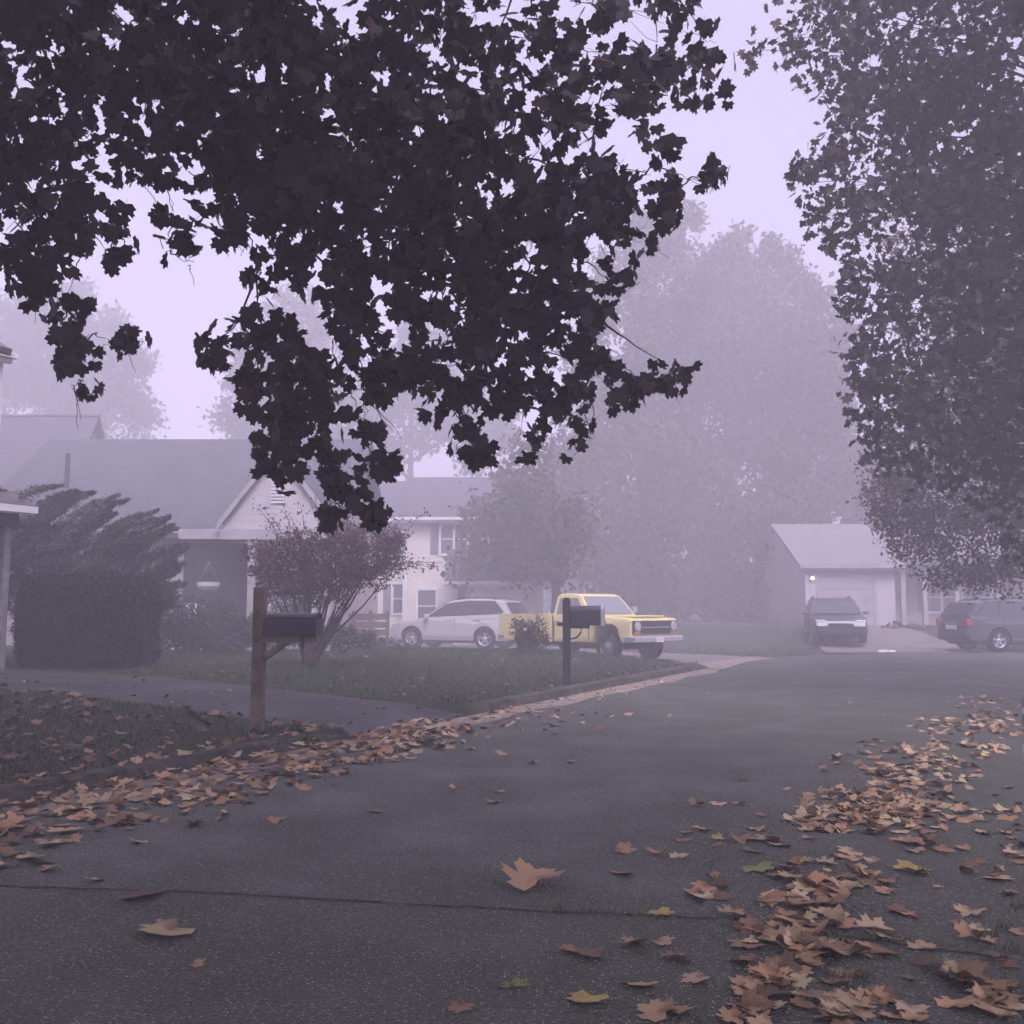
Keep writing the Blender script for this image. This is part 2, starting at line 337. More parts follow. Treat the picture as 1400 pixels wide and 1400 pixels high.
def height(X, Y):
    X = np.asarray(X, float); Y = np.asarray(Y, float)
    u = X*DU[0] + Y*DU[1]; v = X*DV[0] + Y*DV[1]
    s = -6.5 - v
    sd = np.minimum(poly_sd(ROAD, X, Y), poly_sd(DRIVE_C, X, Y))
    left = 0.115 + 0.21 * sm(s / 5.5) + 0.10 * sm((s - 8) / 8)
    left = left * (1 - 0.55 * sm((Y - 24) / 8) * sm((X + 9) / 4))
    right = 0.05 + 0.06 * np.clip(v, 0, 8) / 8
    far = 0.62 * sm((Y - 32.5) / 8)
    h = np.where(v < -3.2, left, right)
    h = np.where((Y > 28) & (X > 3.5), far + 0.03, h)
    h = h + 0.16 * np.exp(-((X - 1.2) / 2.2) ** 2 - ((Y - 22.6) / 1.8) ** 2) * (v < -7.0)
    kerbed = (v < -3.2) & (u < 22.4)
    soft = sm(sd / 1.4)
    h = np.where(kerbed, np.where(poly_sd(DRIVE_C, X, Y) < 0.7, h * sm(poly_sd(DRIVE_C, X, Y) / 0.7), h), h * soft)
    h = np.where(sd <= 0, -0.05, h)
    h = np.where((sd > 0) & (sd < 0.25) & ~kerbed, -0.05 + (h + 0.05) * sd / 0.25, h)
    h = np.where((v < -6.38) & (u > DA0) & (u < DA1) & (v > -14.6), driveA_z(v) - 0.04, h)
    h = np.where((X > 9.3 + (Y - 30) * .25) & (X < 15.8) & (Y > 29) & (Y < 41), h - 0.09, h)
    h = h + 0.012 * np.sin(X * 1.7 + Y) * np.sin(Y * 1.3 - X * 0.6) * (sd > 0.3)
    return h
def hz(x, y): return float(height(np.array([x]), np.array([y]))[0])

def grid_mesh(name, us, vs, zfun, m, to_world=True):
    U, V = np.meshgrid(us, vs, indexing='ij')
    X = U*DU[0] + V*DV[0]; Y = U*DU[1] + V*DV[1]
    Z = zfun(X, Y, U, V)
    n, k = U.shape
    idx = np.arange(n*k).reshape(n, k)
    T = np.stack([idx[:-1, :-1].ravel(), idx[:-1, 1:].ravel(), idx[1:, 1:].ravel(), idx[1:, :-1].ravel()], 1)
    return tri_mesh(name, np.stack([X.ravel(), Y.ravel(), Z.ravel()], 1), T, m, smooth=True)
us = np.unique(np.round(np.concatenate([np.linspace(-125, -9, 12), np.arange(-9, 8.7, 0.3), [DA0-0.01, DA0+0.01], np.arange(9, 11.3, 0.3), [DA1-0.01, DA1+0.01], np.arange(11.6, 46, 0.3), np.linspace(46, 125, 16)]), 3))
vs = np.unique(np.round(np.concatenate([np.linspace(-125, -34, 12), np.arange(-34, -6.6, 0.3), [-6.53, -6.50, -6.3], np.arange(-6, 0, 0.5), [0.02, 0.1], np.arange(0.3, 24, 0.4), np.linspace(24, 125, 14)]), 3))
ground = setp(grid_mesh('ground', us, vs, lambda X, Y, U, V: height(X, Y), M['soil']), kind='structure')

def flat_poly(name, P, z, m):
    bm = NB(); f = bm.faces.new([bm.verts.new((x, y, z)) for x, y in P])
    bmesh.ops.triangulate(bm, faces=[f])
    return obj(name, bm, m)
setp(flat_poly('road', ROAD, 0.0, M['asphalt']), kind='structure')
setp(flat_poly('driveway', DRIVE_C, 0.006, M['concrete']), kind='structure')
setp(grid_mesh('driveway', np.linspace(DA0, DA1, 8), np.linspace(-14.6, -6.4, 40), lambda X, Y, U, V: driveA_z(V) + 0.0 * X, M['drive_asphalt']), kind='structure')
# kerb of the verge and of the lawn
def kerb_piece(u0, u1, ramp0=False, ramp1=False):
    n = int((u1 - u0) / 0.35) + 1; bm = NB(); rows = []
    prof = [(-6.36, -0.02), (-6.385, 0.03), (-6.41, 0.105), (-6.43, 0.122), (-6.55, 0.128), (-6.565, 0.05)]
    for i in range(n + 1):
        u = u0 + (u1 - u0) * i / n; k = 1.0
        if ramp0: k = min(k, 0.06 + (u - u0) / 0.6)
        if ramp1: k = min(k, 0.06 + (u1 - u) / 0.6)
        j = 0.006 * math.sin(u * 3.1) + random.uniform(-0.004, 0.004)
        rows.append([bm.verts.new((*uv(u, v + j), max(-0.02, z * k) + (j if z > 0.1 else 0))) for v, z in prof])
    for a, b in zip(rows, rows[1:]):
        for k in range(len(prof) - 1): bm.faces.new((a[k], a[k+1], b[k+1], b[k]))
    for r_ in (rows[0], rows[-1][::-1]): bm.faces.new(r_)
    return setp(obj('kerb', bm, M['kerb'], smooth=False), kind='structure')
kerb_piece(-9, DA0, ramp1=True); kerb_piece(DA1, 22.0, ramp0=True, ramp1=True)
# gutter pan of pale concrete
bm = NB()
def strip(bm, pts, z, wl, wr):
    """ribbon around a world polyline; wl/wr widths to the left/right."""
    A = []
    for i, p in enumerate(pts):
        p = Vector((*p, 0)); q0 = Vector((*pts[max(i-1, 0)], 0)); q1 = Vector((*pts[min(i+1, len(pts)-1)], 0))
        d = (q1 - q0).normalized(); nrm = Vector((-d.y, d.x, 0))
        l = wl[i] if isinstance(wl, list) else wl; r_ = wr[i] if isinstance(wr, list) else wr
        a = p + nrm * l; b = p - nrm * r_
        A.append((bm.verts.new((a.x, a.y, z)), bm.verts.new((b.x, b.y, z))))
    for (a, b), (c, d) in zip(A, A[1:]): bm.faces.new((a, b, d, c))
gp = [uv(u, -6.37) for u in np.arange(-9, 22.3, 0.5)]
strip(bm, gp, 0.004, 0.0, [0.52 + 0.07 * math.sin(i * 1.3) + random.uniform(-.03, .03) for i in range(len(gp))])
e = [uv(22.2, -6.37), (4.75, 23.9), (5.6, 25.6), (7.0, 27.6)]
strip(bm, e, 0.010, 0.35, [0.42, 0.55, 0.45, 0.3])
setp(obj('gutter', bm, M['gutter']), kind='structure')
bm = NB(); gp = [uv(u, 0.14) for u in np.arange(-9, 17, 0.5)]
strip(bm, gp, 0.004, [0.10 + random.uniform(-.05, .05) for _ in gp], 0.4)
setp(obj('gutter', bm, M['gutter']), kind='structure')
# driveway of the far house on the right (rises to its garage)
bm = NB(); rows = []
for i in range(12):
    t_ = i / 11; y = 30.4 + 10.4 * t_
    z = 0.012 + 0.65 * float(sm((y - 32.5) / 8))
    rows.append((bm.verts.new((9.6 + 2.6 * t_, y, z)), bm.verts.new((15.3 + 0.3 * t_, y + 0.3 * (1 - t_), z))))
for a, b in zip(rows, rows[1:]): bm.faces.new((a[0], a[1], b[1], b[0]))
setp(obj('driveway', bm, M['concrete']), kind='structure')
# crack across the road, worn paint streak
def crack(pts, w0, m, name, z=0.004):
    bm = NB(); P = []
    for (a, b) in zip(pts, pts[1:]):
        a, b = Vector(a), Vector(b); n = max(2, int((b - a).length / 0.05))
        P += [a.lerp(b, i / n) for i in range(n)]
    off = 0; A = []
    for i, p in enumerate(P):
        off = off * 0.85 + random.uniform(-0.008, 0.008); w_ = w0 * random.uniform(0.35, 1.3)
        A.append((bm.verts.new((p.x, p.y + off - w_, z)), bm.verts.new((p.x, p.y + off + w_, z))))
    for a, b in zip(A, A[1:]): bm.faces.new((a[0], b[0], b[1], a[1]))
    return setp(obj(name, bm, m), kind='structure')
crack([gnd(-80, 1210), gnd(300, 1222), gnd(600, 1240), gnd(980, 1257), gnd(1250, 1292), gnd(1430, 1320)], 0.009, M['crack'], 'road_crack')
crack([gnd(584, 1050), gnd(680, 1053)], 0.012, M['wornpaint'], 'road_marking', 0.005)
crack([gnd(265, 1117), gnd(298, 1118)], 0.006, M['wornpaint'], 'road_marking', 0.005)

# ------------------------------------------------------------------ leaves (numpy)
HALF = [(0, 1.0), (.10, .82), (.22, .80), (.25, .56), (.40, .60), (.60, .72), (.60, .54), (.76, .46), (.58, .28), (.66, .12), (.80, .0), (.60, -.12), (.46, -.28), (.16, -.18)]
def leaf_tpl(half, fold=0.12):
    out_ = half + [(0, -0.08)] + [(-x, y) for x, y in half[:0:-1]]
    V = [(0, 0.22, 0.0)] + [(x, y, fold * abs(x) - 0.10 * y * y) for x, y in out_]
    n = len(out_); T = [(0, i + 1, (i + 1) % n + 1) for i in range(n)]
    V = np.array(V); V[:, 1] -= 0.3
    b = len(V)     # petiole
    V = np.vstack([V, [(-0.012, -0.38, 0), (0.012, -0.38, 0), (0.0, -0.85, -0.12)]]); T.append((b, b + 1, b + 2))
    return V * 0.5, np.array(T)
TPL_MAPLE = leaf_tpl(HALF)
TPL_MED = leaf_tpl([(0, 1.0), (.18, .60), (.62, .72), (.48, .26), (.76, .02), (.36, -.26)])
_s = [(0, -.5), (.28, -.1), (.2, .25), (0, .5), (-.2, .25), (-.28, -.1)]
TPL_OVAL = (np.array([(x, y, 0.18 * abs(x)) for x, y in _s]), np.array([(0, 1, 2), (0, 2, 3), (0, 3, 4), (0, 4, 5)]))
TPL_DIA = (np.array([(0, -.5, 0), (.32, 0, .06), (0, .5, 0), (-.32, 0, .06)]), np.array([(0, 1, 2), (0, 2, 3)]))
TPL_NEEDLE = (np.array([(-.06, -.5, 0), (.06, -.5, 0), (0, .5, 0)]), np.array([(0, 1, 2)]))
def leaf_cloud(C, size, tpl, droop=0.8, flat=0.0, updir=None, noise=1.0):
    """C centres (n,3), size (n,). tip direction = down*droop + random; flat>0 lays leaves level."""
    n = len(C)
    tip = rng.normal(size=(n, 3)) * noise; tip[:, 2] -= droop * 1.6
    if updir is not None: tip = rng.normal(size=(n, 3)) * noise + updir
    tip /= np.linalg.norm(tip, axis=1)[:, None]
    nr = rng.normal(size=(n, 3)); nr[:, 2] += flat * 3
    nr -= (nr * tip).sum(1)[:, None] * tip; nr /= np.linalg.norm(nr, axis=1)[:, None] + 1e-9
    sd_ = np.cross(tip, nr)
    tv, tt = tpl
    V = (tv[None, :, 0:1] * sd_[:, None, :] + tv[None, :, 1:2] * tip[:, None, :] + tv[None, :, 2:3] * nr[:, None, :]) * size[:, None, None] + C[:, None, :]
    T = tt[None] + (np.arange(n) * len(tv))[:, None, None]
    return V.reshape(-1, 3), T.reshape(-1, 3)
def merge(parts):
    Vs, Ts, o = [], [], 0
    for V, T in parts: Vs.append(V); Ts.append(T + o); o += len(V)
    return np.vstack(Vs), np.vstack(Ts)
def blob_centres(c, r, n, cl, spread, shell=0.0):
    """n leaf centres in an ellipsoid, gathered in clusters of about cl leaves."""
    k = max(1, int(n / cl))
    d = rng.normal(size=(k, 3)); d /= np.linalg.norm(d, axis=1)[:, None]
    rad = rng.random(k) ** (1 / 3 if shell == 0 else 1 / (3 + shell * 5))
    cc = np.array(c) + d * rad[:, None] * np.array(r)
    pts = np.repeat(cc, int(np.ceil(n / k)), 0)[:n]
    return pts + rng.normal(size=pts.shape) * spread

# ------------------------------------------------------------------ overhanging maple
def px_blobs(L, d0, dspread):
    """ellipses given as photo px -> real ellipsoids in the world at their own distance."""
    for (cx, cy, rx, ry, dens, *dd) in L:
        d = (dd[0] if dd else d0)
        c = at(cx, cy, d); s = c.length / F * (1.0)
        yield c, (rx * s, dspread, ry * s), dens, rx * ry

FG = [  # cx, cy, rx, ry, density, distance
 (60, 60, 110, 90, 1.2, 7.6), (180, 40, 120, 80, 1.2, 7.9), (320, 50, 130, 90, 1.25, 7.4), (450, 60, 130, 95, 1.2, 7.8), (560, 90, 90, 90, 1.0, 8.0),
 (40, 170, 80, 70, 1.2, 7.5), (110, 130, 50, 50, 1.0, 7.8), (250, 150, 90, 85, 1.1, 7.6), (350, 180, 110, 90, 1.25, 7.3), (470, 190, 110, 90, 1.25, 7.7), (580, 200, 90, 90, 1.2, 7.9),
 (30, 250, 55, 60, 1.0, 7.4), (100, 235, 60, 22, 0.9, 7.6), (120, 290, 52, 30, 0.9, 7.6), (70, 300, 55, 30, 0.9, 7.6), (25, 340, 32, 60, 1.0, 7.4), (90, 345, 60, 26, 1.1, 7.6), (145, 345, 32, 20, 0.9, 7.7), (60, 385, 32, 28, 1.0, 7.6), (90, 415, 22, 24, 1.1, 7.6),
 (84, 455, 16, 24, 1.2, 7.7), (108, 500, 30, 20, 1.5, 7.7), (110, 522, 14, 14, 1.3, 7.7), (118, 465, 18, 10, 1.2, 7.6), (150, 466, 26, 9, 1.2, 7.6), (188, 472, 14, 7, 1.2, 7.6),
 (198, 240, 20, 14, 1.2, 7.9), (230, 242, 13, 14, 1.2, 7.9), (234, 290, 12, 22, 1.5, 7.9), (232, 342, 14, 16, 1.5, 7.9), (256, 355, 12, 12, 1.2, 7.9),
 (300, 270, 35, 40, 1.0, 7.6), (330, 310, 30, 22, 0.9, 7.6), (380, 300, 60, 50, 0.9, 7.4), (450, 290, 70, 60, 1.1, 7.6), (540, 290, 80, 70, 1.25, 7.5), (620, 280, 80, 70, 1.2, 7.7),
 (355, 372, 22, 24, 1.3, 7.6), (395, 350, 26, 22, 1.0, 7.6), (430, 350, 40, 40, 0.9, 7.6), (470, 400, 28, 40, 1.1, 7.4), (530, 370, 50, 30, 0.9, 7.6), (600, 370, 55, 45, 1.0, 7.6), (660, 370, 60, 55, 1.1, 7.8),
 (500, 440, 32, 26, 1.2, 7.5), (480, 470, 28, 28, 1.2, 7.5), (555, 420, 20, 20, 1.0, 7.6), (615, 440, 45, 35, 1.0, 7.6), (680, 440, 50, 45, 1.2, 7.7),
 (300, 480, 28, 20, 1.3, 7.6), (345, 450, 40, 22, 1.2, 7.6), (370, 480, 40, 30, 1.3, 7.6), (395, 455, 26, 18, 1.1, 7.6), (340, 515, 28, 20, 1.3, 7.6),
 (720, 220, 75, 60, 1.1, 7.8), (800, 230, 60, 45, 1.0, 8.0), (740, 290, 75, 50, 1.1, 7.8), (820, 290, 55, 32, 1.0, 8.0), (865, 320, 34, 26, 1.1, 8.1), (880, 235, 40, 26, 1.1, 8.1), (940, 245, 45, 17, 1.2, 8.2), (975, 240, 14, 8, 1.0, 8.2), (912, 290, 16, 20, 1.3, 8.1),
 (720, 350, 60, 45, 1.1, 7.9), (790, 350, 55, 35, 1.0, 8.0), (835, 380, 28, 18, 1.2, 8.1), (730, 410, 55, 40, 1.1, 7.9), (785, 415, 42, 30, 1.0, 8.0), (810, 440, 22, 18, 1.2, 8.0),
 (660, 490, 50, 36, 1.1, 7.8), (740, 480, 55, 36, 1.2, 7.9), (790, 500, 45, 28, 1.2, 8.0), (870, 515, 34, 18, 1.2, 8.1), (915, 522, 30, 16, 1.5, 8.2), (905, 498, 10, 10, 1.0, 8.2), (850, 540, 22, 22, 1.1, 8.1), (750, 535, 45, 22, 1.1, 7.9), (800, 545, 28, 18, 1.1, 8.0), (700, 530, 40, 22, 1.1, 7.9),
 (600, 500, 40, 28, 1.2, 7.7), (540, 490, 40, 24, 1.2, 7.6), (500, 530, 38, 28, 1.2, 7.5), (570, 530, 40, 26, 1.2, 7.7), (625, 545, 34, 26, 1.2, 7.7), (415, 515, 40, 34, 1.4, 7.5), (395, 555, 40, 30, 1.4, 7.5), (440, 560, 35, 30, 1.2, 7.5), (500, 575, 28, 20, 1.3, 7.5),
 (640, 595, 18, 18, 1.5, 7.8), (650, 630, 20, 16, 1.6, 7.8), (625, 615, 10, 10, 1.2, 7.8), (685, 555, 14, 10, 1.2, 7.8),
 (740, 590, 12, 14, 0.8, 8.0), (735, 615, 12, 10, 0.8, 8.0), (800, 580, 12, 12, 0.8, 8.0), (788, 612, 14, 12, 0.9, 8.0), (765, 560, 20, 10, 0.8, 8.0),
 (390, 605, 40, 28, 1.4, 7.5), (440, 615, 34, 24, 1.4, 7.5), (385, 640, 24, 14, 1.3, 7.5), (450, 650, 28, 20, 1.3, 7.5), (510, 635, 26, 16, 1.5, 7.6), (520, 612, 12, 12, 1.2, 7.6),
 (455, 690, 24, 14, 1.3, 7.6), (490, 690, 22, 14, 1.5, 7.6), (515, 705, 24, 12, 1.4, 7.6), (460, 665, 16, 14, 1.2, 7.6),
 (660, 90, 70, 60, 0.7, 8.2), (740, 60, 60, 50, 0.55, 8.4), (820, 70, 60, 50, 0.6, 8.4), (900, 60, 60, 45, 0.7, 8.4), (960, 50, 40, 35, 0.8, 8.4), (700, 150, 60, 40, 0.9, 8.0), (800, 150, 60, 45, 0.9, 8.2), (880, 140, 50, 40, 0.8, 8.3), (950, 130, 30, 30, 0.7, 8.4),
 (640, 10, 80, 45, 0.5, 8.0), (860, 10, 80, 35, 0.6, 8.4), (780, 5, 60, 25, 0.7, 8.4),
 (200, -70, 260, 80, 0.9, 7.4), (560, -70, 220, 70, 0.8, 7.8), (860, -60, 150, 50, 0.6, 8.4), (-80, 120, 90, 180, 0.9, 7.2), (-70, 330, 60, 80, 0.7, 7.2),
]
parts = []; anchor = []
for c, r, dens, area in px_blobs(FG, 7.7, 0.55):
    n = int(area * dens / 42) + 3
    small = area < 1000
    P = blob_centres(c, (r[0], 0.25 if small else 0.7, r[2]), n, 7, 0.06 if small else 0.085)
    s = rng.uniform(0.17, 0.27, n) * (0.9 if small else 1.0)
    parts.append(leaf_cloud(P, s, TPL_MAPLE, droop=0.7, noise=0.9)); anchor.append((c, r))
# unseen leaf masses added overhead and behind the camera, shading near road and fog
for (x, y, z, rx, ry, rz, n) in [(-4, 3, 7.8, 3.2, 3.2, 1.6, 9660), (0, 2.5, 8.0, 3.2, 3.2, 1.5, 9660), (3.5, 3, 8.4, 3, 3, 1.5, 8280), (-3, -2.5, 7.5, 4, 3.2, 1.8, 9660), (2.5, -2.5, 7.8, 4, 3.2, 1.8, 9660), (-8, 4, 9, 3.8, 4.0, 2.2, 9660), (-6, 7.5, 10.2, 3, 2, 1.6, 5979), (0, 7.5, 11, 3.8, 2, 1.6, 5979), (-8, -2.5, 8, 3, 4, 2.2, 5979), (4.5, -6, 8.2, 4.5, 3, 2, 7000), (-4, -7, 8.2, 4.5, 3, 2, 7000)]:
    P = blob_centres((x, y, z), (rx, ry, rz), n, 7, 0.10)
    parts.append(leaf_cloud(P, rng.uniform(.2, .3, n), TPL_MED, droop=.5, noise=.9))
V, T = merge(parts)
TR1 = Vector((-7.2, 4.6, 0)); TR1.z = hz(TR1.x, TR1.y) - 0.05
t1 = thing('maple_tree', 'large-leaved maple whose drooping branches hang over the road at top left and centre', 'tree', TR1)
inv = np.array([TR1.x, TR1.y, TR1.z])
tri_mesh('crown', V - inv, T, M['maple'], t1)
bm = NB()
tube(bm, [Vector((0, 0, 0)), Vector((0.05, 0.05, 1.5)), Vector((0.15, 0.1, 3.4)), Vector((0.3, 0.3, 5.4)), Vector((0.5, 0.8, 8.0)), Vector((0.8, 1.4, 10.5))], [0.40, 0.30, 0.26, 0.22, 0.15, 0.05], 14)
obj('trunk', bm, M['bark'], t1)
# limbs: scaffold from trunk to hubs above the frame, then twigs down to every leaf mass
bm = NB()
hubs = [at(40, -130, 7.4), at(330, -60, 7.5), at(560, -70, 7.7), at(720, -60, 7.9), at(880, -50, 8.2)]
trunk_top = TR1 + Vector((0.3, 0.3, 4.6))
def arc(a, b, sag, n=6, jit=0.0):
    return [a.lerp(b, i / n) + Vector((random.uniform(-jit, jit), random.uniform(-jit, jit), sag * math.sin(math.pi * i / n) + random.uniform(-jit, jit))) for i in range(n + 1)]
prev = trunk_top
for i, h_ in enumerate(hubs):
    a = arc(prev, h_, 0.5 if i == 0 else 0.1, 6, 0.04)
    r0 = 0.11 - i * 0.018; tube(bm, [p - TR1 for p in a], [r0 - 0.016 * k / 6 for k in range(7)], 8); prev = h_
mids = []
for (cx, cy, rx, ry, dens, d) in FG:
    c = at(cx, cy, d)
    cand = [h for h in hubs + mids if h.z > c.z - 0.05 and (h - c).length > 0.05]
    h_ = min(cand, key=lambda q: (q - c).length * (1 + 0.8 * abs(q.x - c.x))) if cand else hubs[0]
    a = arc(h_, c, -0.02 if random.random() < .5 else 0.05, 6, 0.025)
    L_ = (h_ - c).length
    r0 = min(0.022, 0.006 + 0.008 * L_)
    tube(bm, [p - TR1 for p in a], [r0 * (1 - 0.13 * k) for k in range(7)], 5)
    mids.append(c)
    for _ in range(2):
        q = c + Vector((random.uniform(-1, 1) * rx, 0, random.uniform(-1, 1) * ry)) * (d / F)
        tube(bm, [p - TR1 for p in arc(c, q, 0.0, 3, 0.02)], [0.004, 0.003, 0.0025, 0.002], 4)
for _ in range(46):
    cx, cy, rx, ry, dens, d = random.choice(FG[10:90])
    c = at(cx + random.uniform(-.7, .7) * rx, cy + ry * .5, d); L_ = random.uniform(.12, .34)
    q = c + Vector((random.uniform(-.2, .25), random.uniform(-.1, .1), -L_))
    a = arc(c, q, .03, 6, .018); tube(bm, [p - TR1 for p in a], [.005, .0045, .004, .0035, .003, .0025, .002], 4)
obj('branch', bm, M['bark'], t1)

# ------------------------------------------------------------------ right-hand trees
RT = [
 (1180, 30, 90, 60, 1.0, 13.5), (1290, 60, 110, 90, 1.2, 13.5), (1400, 80, 120, 120, 1.2, 13.5), (1120, 10, 40, 30, 0.9, 13.2), (1030, 68, 25, 8, 0.8, 13), (1090, 50, 30, 22, 0.8, 13),
 (1190, 130, 80, 60, 0.9, 13.6), (1150, 200, 60, 30, 0.7, 13.6), (1250, 190, 90, 70, 1.1, 13.6), (1370, 220, 120, 100, 1.3, 13.8), (1095, 246, 22, 14, 1.4, 13), (1130, 225, 30, 16, 0.9, 13.2), (1170, 250, 60, 30, 0.9, 13.5), (1140, 280, 40, 14, 1.1, 13.4), (1125, 293, 26, 8, 1.3, 13.2), (1180, 300, 40, 26, 1.0, 13.5), (1165, 325, 20, 14, 1.0, 13.4),
 (1230, 280, 60, 50, 0.9, 13.9), (1330, 330, 90, 80, 1.3, 14), (1420, 350, 90, 100, 1.3, 14), (1160, 370, 26, 14, 1.3, 13.3), (1200, 365, 40, 20, 0.9, 13.6), (1170, 410, 24, 20, 1.3, 13.5), (1210, 420, 45, 28, 1.1, 13.7), (1270, 400, 60, 50, 1.0, 14), (1180, 440, 25, 14, 0.8, 13.6), (1230, 455, 50, 20, 0.9, 13.8),
 (1300, 470, 80, 60, 1.2, 14.2), (1400, 480, 80, 80, 1.2, 14.2), (1190, 500, 26, 14, 1.5, 13.6), (1175, 522, 22, 12, 1.5, 13.6), (1230, 500, 40, 22, 1.2, 13.9), (1185, 560, 26, 14, 1.5, 13.7), (1210, 535, 34, 16, 1.2, 13.8), (1240, 550, 50, 30, 1.2, 14), (1320, 570, 80, 55, 1.1, 14.4), (1410, 600, 70, 80, 1.1, 14.4), (1215, 595, 30, 20, 1.2, 14), (1260, 610, 50, 28, 1.0, 14.2), (1215, 625, 24, 10, 1.0, 14), (1330, 640, 70, 40, 0.7, 14.5), (1440, 700, 60, 70, 0.8, 14.5),
 (1320, -80, 260, 80, 0.8, 13.6), (1520, 200, 90, 220, 0.7, 13.8),
]
parts = []
for c, r, dens, area in px_blobs(RT, 13.7, 1.0):
    n = int(area * dens / 10.5) + 4
    small = area < 900
    P = blob_centres(c, (r[0], 0.4 if small else 1.3, r[2]), n, 9 if small else 18, 0.08 if small else 0.15)
    parts.append(leaf_cloud(P, rng.uniform(0.14, 0.24, n), TPL_MED, droop=0.6, noise=0.9))
for (x, y, z, rx, ry, rz, n) in [(9, 12, 11.6, 4, 4, 1.6, 9000), (10.5, 6.5, 9, 3.4, 3.5, 2.4, 8000), (12.5, 14, 9, 3, 5, 3, 9000)]:  # unseen masses added above and beside the frame to darken the right tree
    P = blob_centres((x, y, z), (rx, ry, rz), n, 7, 0.12)
    parts.append(leaf_cloud(P, rng.uniform(.16, .26, n), TPL_MED, droop=.5, noise=.9))
V, T = merge(parts)
TR2 = Vector((8.9, 12.6, 0)); TR2.z = hz(8.9, 12.6) - 0.05
t2 = thing('maple_tree', 'dark maple leaning its crown in from the right edge over the road', 'tree', TR2)
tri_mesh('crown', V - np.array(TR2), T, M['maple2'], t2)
bm = NB(); tube(bm, [Vector((0, 0, 0)), Vector((0, 0.1, 2)), Vector((-.1, .3, 5)), Vector((-.3, .8, 8.5)), Vector((-.4, 1, 10.5))], [0.34, 0.27, 0.22, 0.13, 0.04], 12)
obj('trunk', bm, M['bark'], t2)
bm = NB()
for (cx, cy, rx, ry, dens, d) in RT:
    c = at(cx, cy, d) - TR2
    zz = max(2.6, min(8.5, c.z - 0.6 + random.uniform(-.5, .3))); s0 = Vector((-.1 - zz * .02, .1 + zz * .08, zz))
    tube(bm, arc(s0, c, 0.3, 6, 0.05), [0.03, 0.024, 0.019, 0.014, 0.010, 0.007, 0.003], 5)
    for _ in range(2):
        q = c + Vector((random.uniform(-1, 1) * rx, random.uniform(-20, 20), random.uniform(-1, 1) * ry)) * (d / F)
        tube(bm, arc(c, q, 0.0, 3, 0.03), [0.006, 0.005, 0.004, 0.003], 4)
obj('branch', bm, M['bark'], t2)

RF = [
 (1300, 300, 70, 60, .8, 21), (1250, 330, 40, 50, .6, 21), (1400, 400, 90, 90, .9, 21), (1290, 420, 60, 60, .8, 21), (1330, 520, 90, 60, 1.0, 21), (1270, 560, 60, 40, 1.0, 21), (1400, 560, 80, 80, 1.0, 21.5),
 (1250, 630, 55, 30, 1.0, 21), (1205, 680, 34, 12, 0.8, 20.6), (1225, 660, 40, 20, .9, 20.8), (1245, 700, 52, 26, 1.2, 21), (1320, 650, 80, 50, 1.1, 21.3), (1240, 735, 34, 24, 1.1, 21), (1270, 760, 34, 24, 1.1, 21), (1300, 720, 60, 40, 1.2, 21.2), (1300, 790, 30, 18, 1.2, 21), (1325, 795, 24, 14, 1.2, 21), (1370, 730, 60, 45, 1.1, 21.4), (1350, 775, 34, 20, 1.0, 21.2), (1395, 770, 20, 22, .8, 21.2), (1375, 800, 14, 14, .6, 21.2), (1430, 680, 60, 70, 1.0, 21.5),
 (1500, 500, 90, 250, .8, 22),
]
parts = []
for c, r, dens, area in px_blobs(RF, 21, 1.5):
    n = int(area * dens / 1.5) + 10
    small = area < 1400
    P = blob_centres(c, (r[0], 0.7 if small else 2.0, r[2]), n, 16, 0.12)
    parts.append(leaf_cloud(P, rng.uniform(0.06, 0.125, n), TPL_OVAL, droop=0.3))
V, T = merge(parts)
TR3 = Vector((14.6, 22.3, 0)); TR3.z = hz(14.6, 22.3) - 0.05
t3 = thing('street_tree', 'small-leaved olive-brown tree with low rounded crown behind the maple on the right', 'tree', TR3)
tri_mesh('crown', V - np.array(TR3), T, M['fineleaf'], t3)
bm = NB(); tube(bm, [Vector((0, 0, 0)), Vector((0, 0.1, 2)), Vector((-.1, .1, 5)), Vector((-.3, 0, 8.5)), Vector((-.4, 0, 10.5))], [0.3, 0.24, 0.2, 0.11, 0.04], 12)
obj('trunk', bm, M['bark'], t3)
bm = NB()
for (cx, cy, rx, ry, dens, d) in RF:
    c = at(cx, cy, d) - TR3
    zz = max(1.8, min(8.5, c.z - 0.7)); tube(bm, arc(Vector((-.02 * zz, .1, zz)), c, 0.2, 6, 0.06), [0.05, 0.04, 0.03, 0.022, 0.016, 0.01, 0.005], 5)
obj('branch', bm, M['bark'], t3)

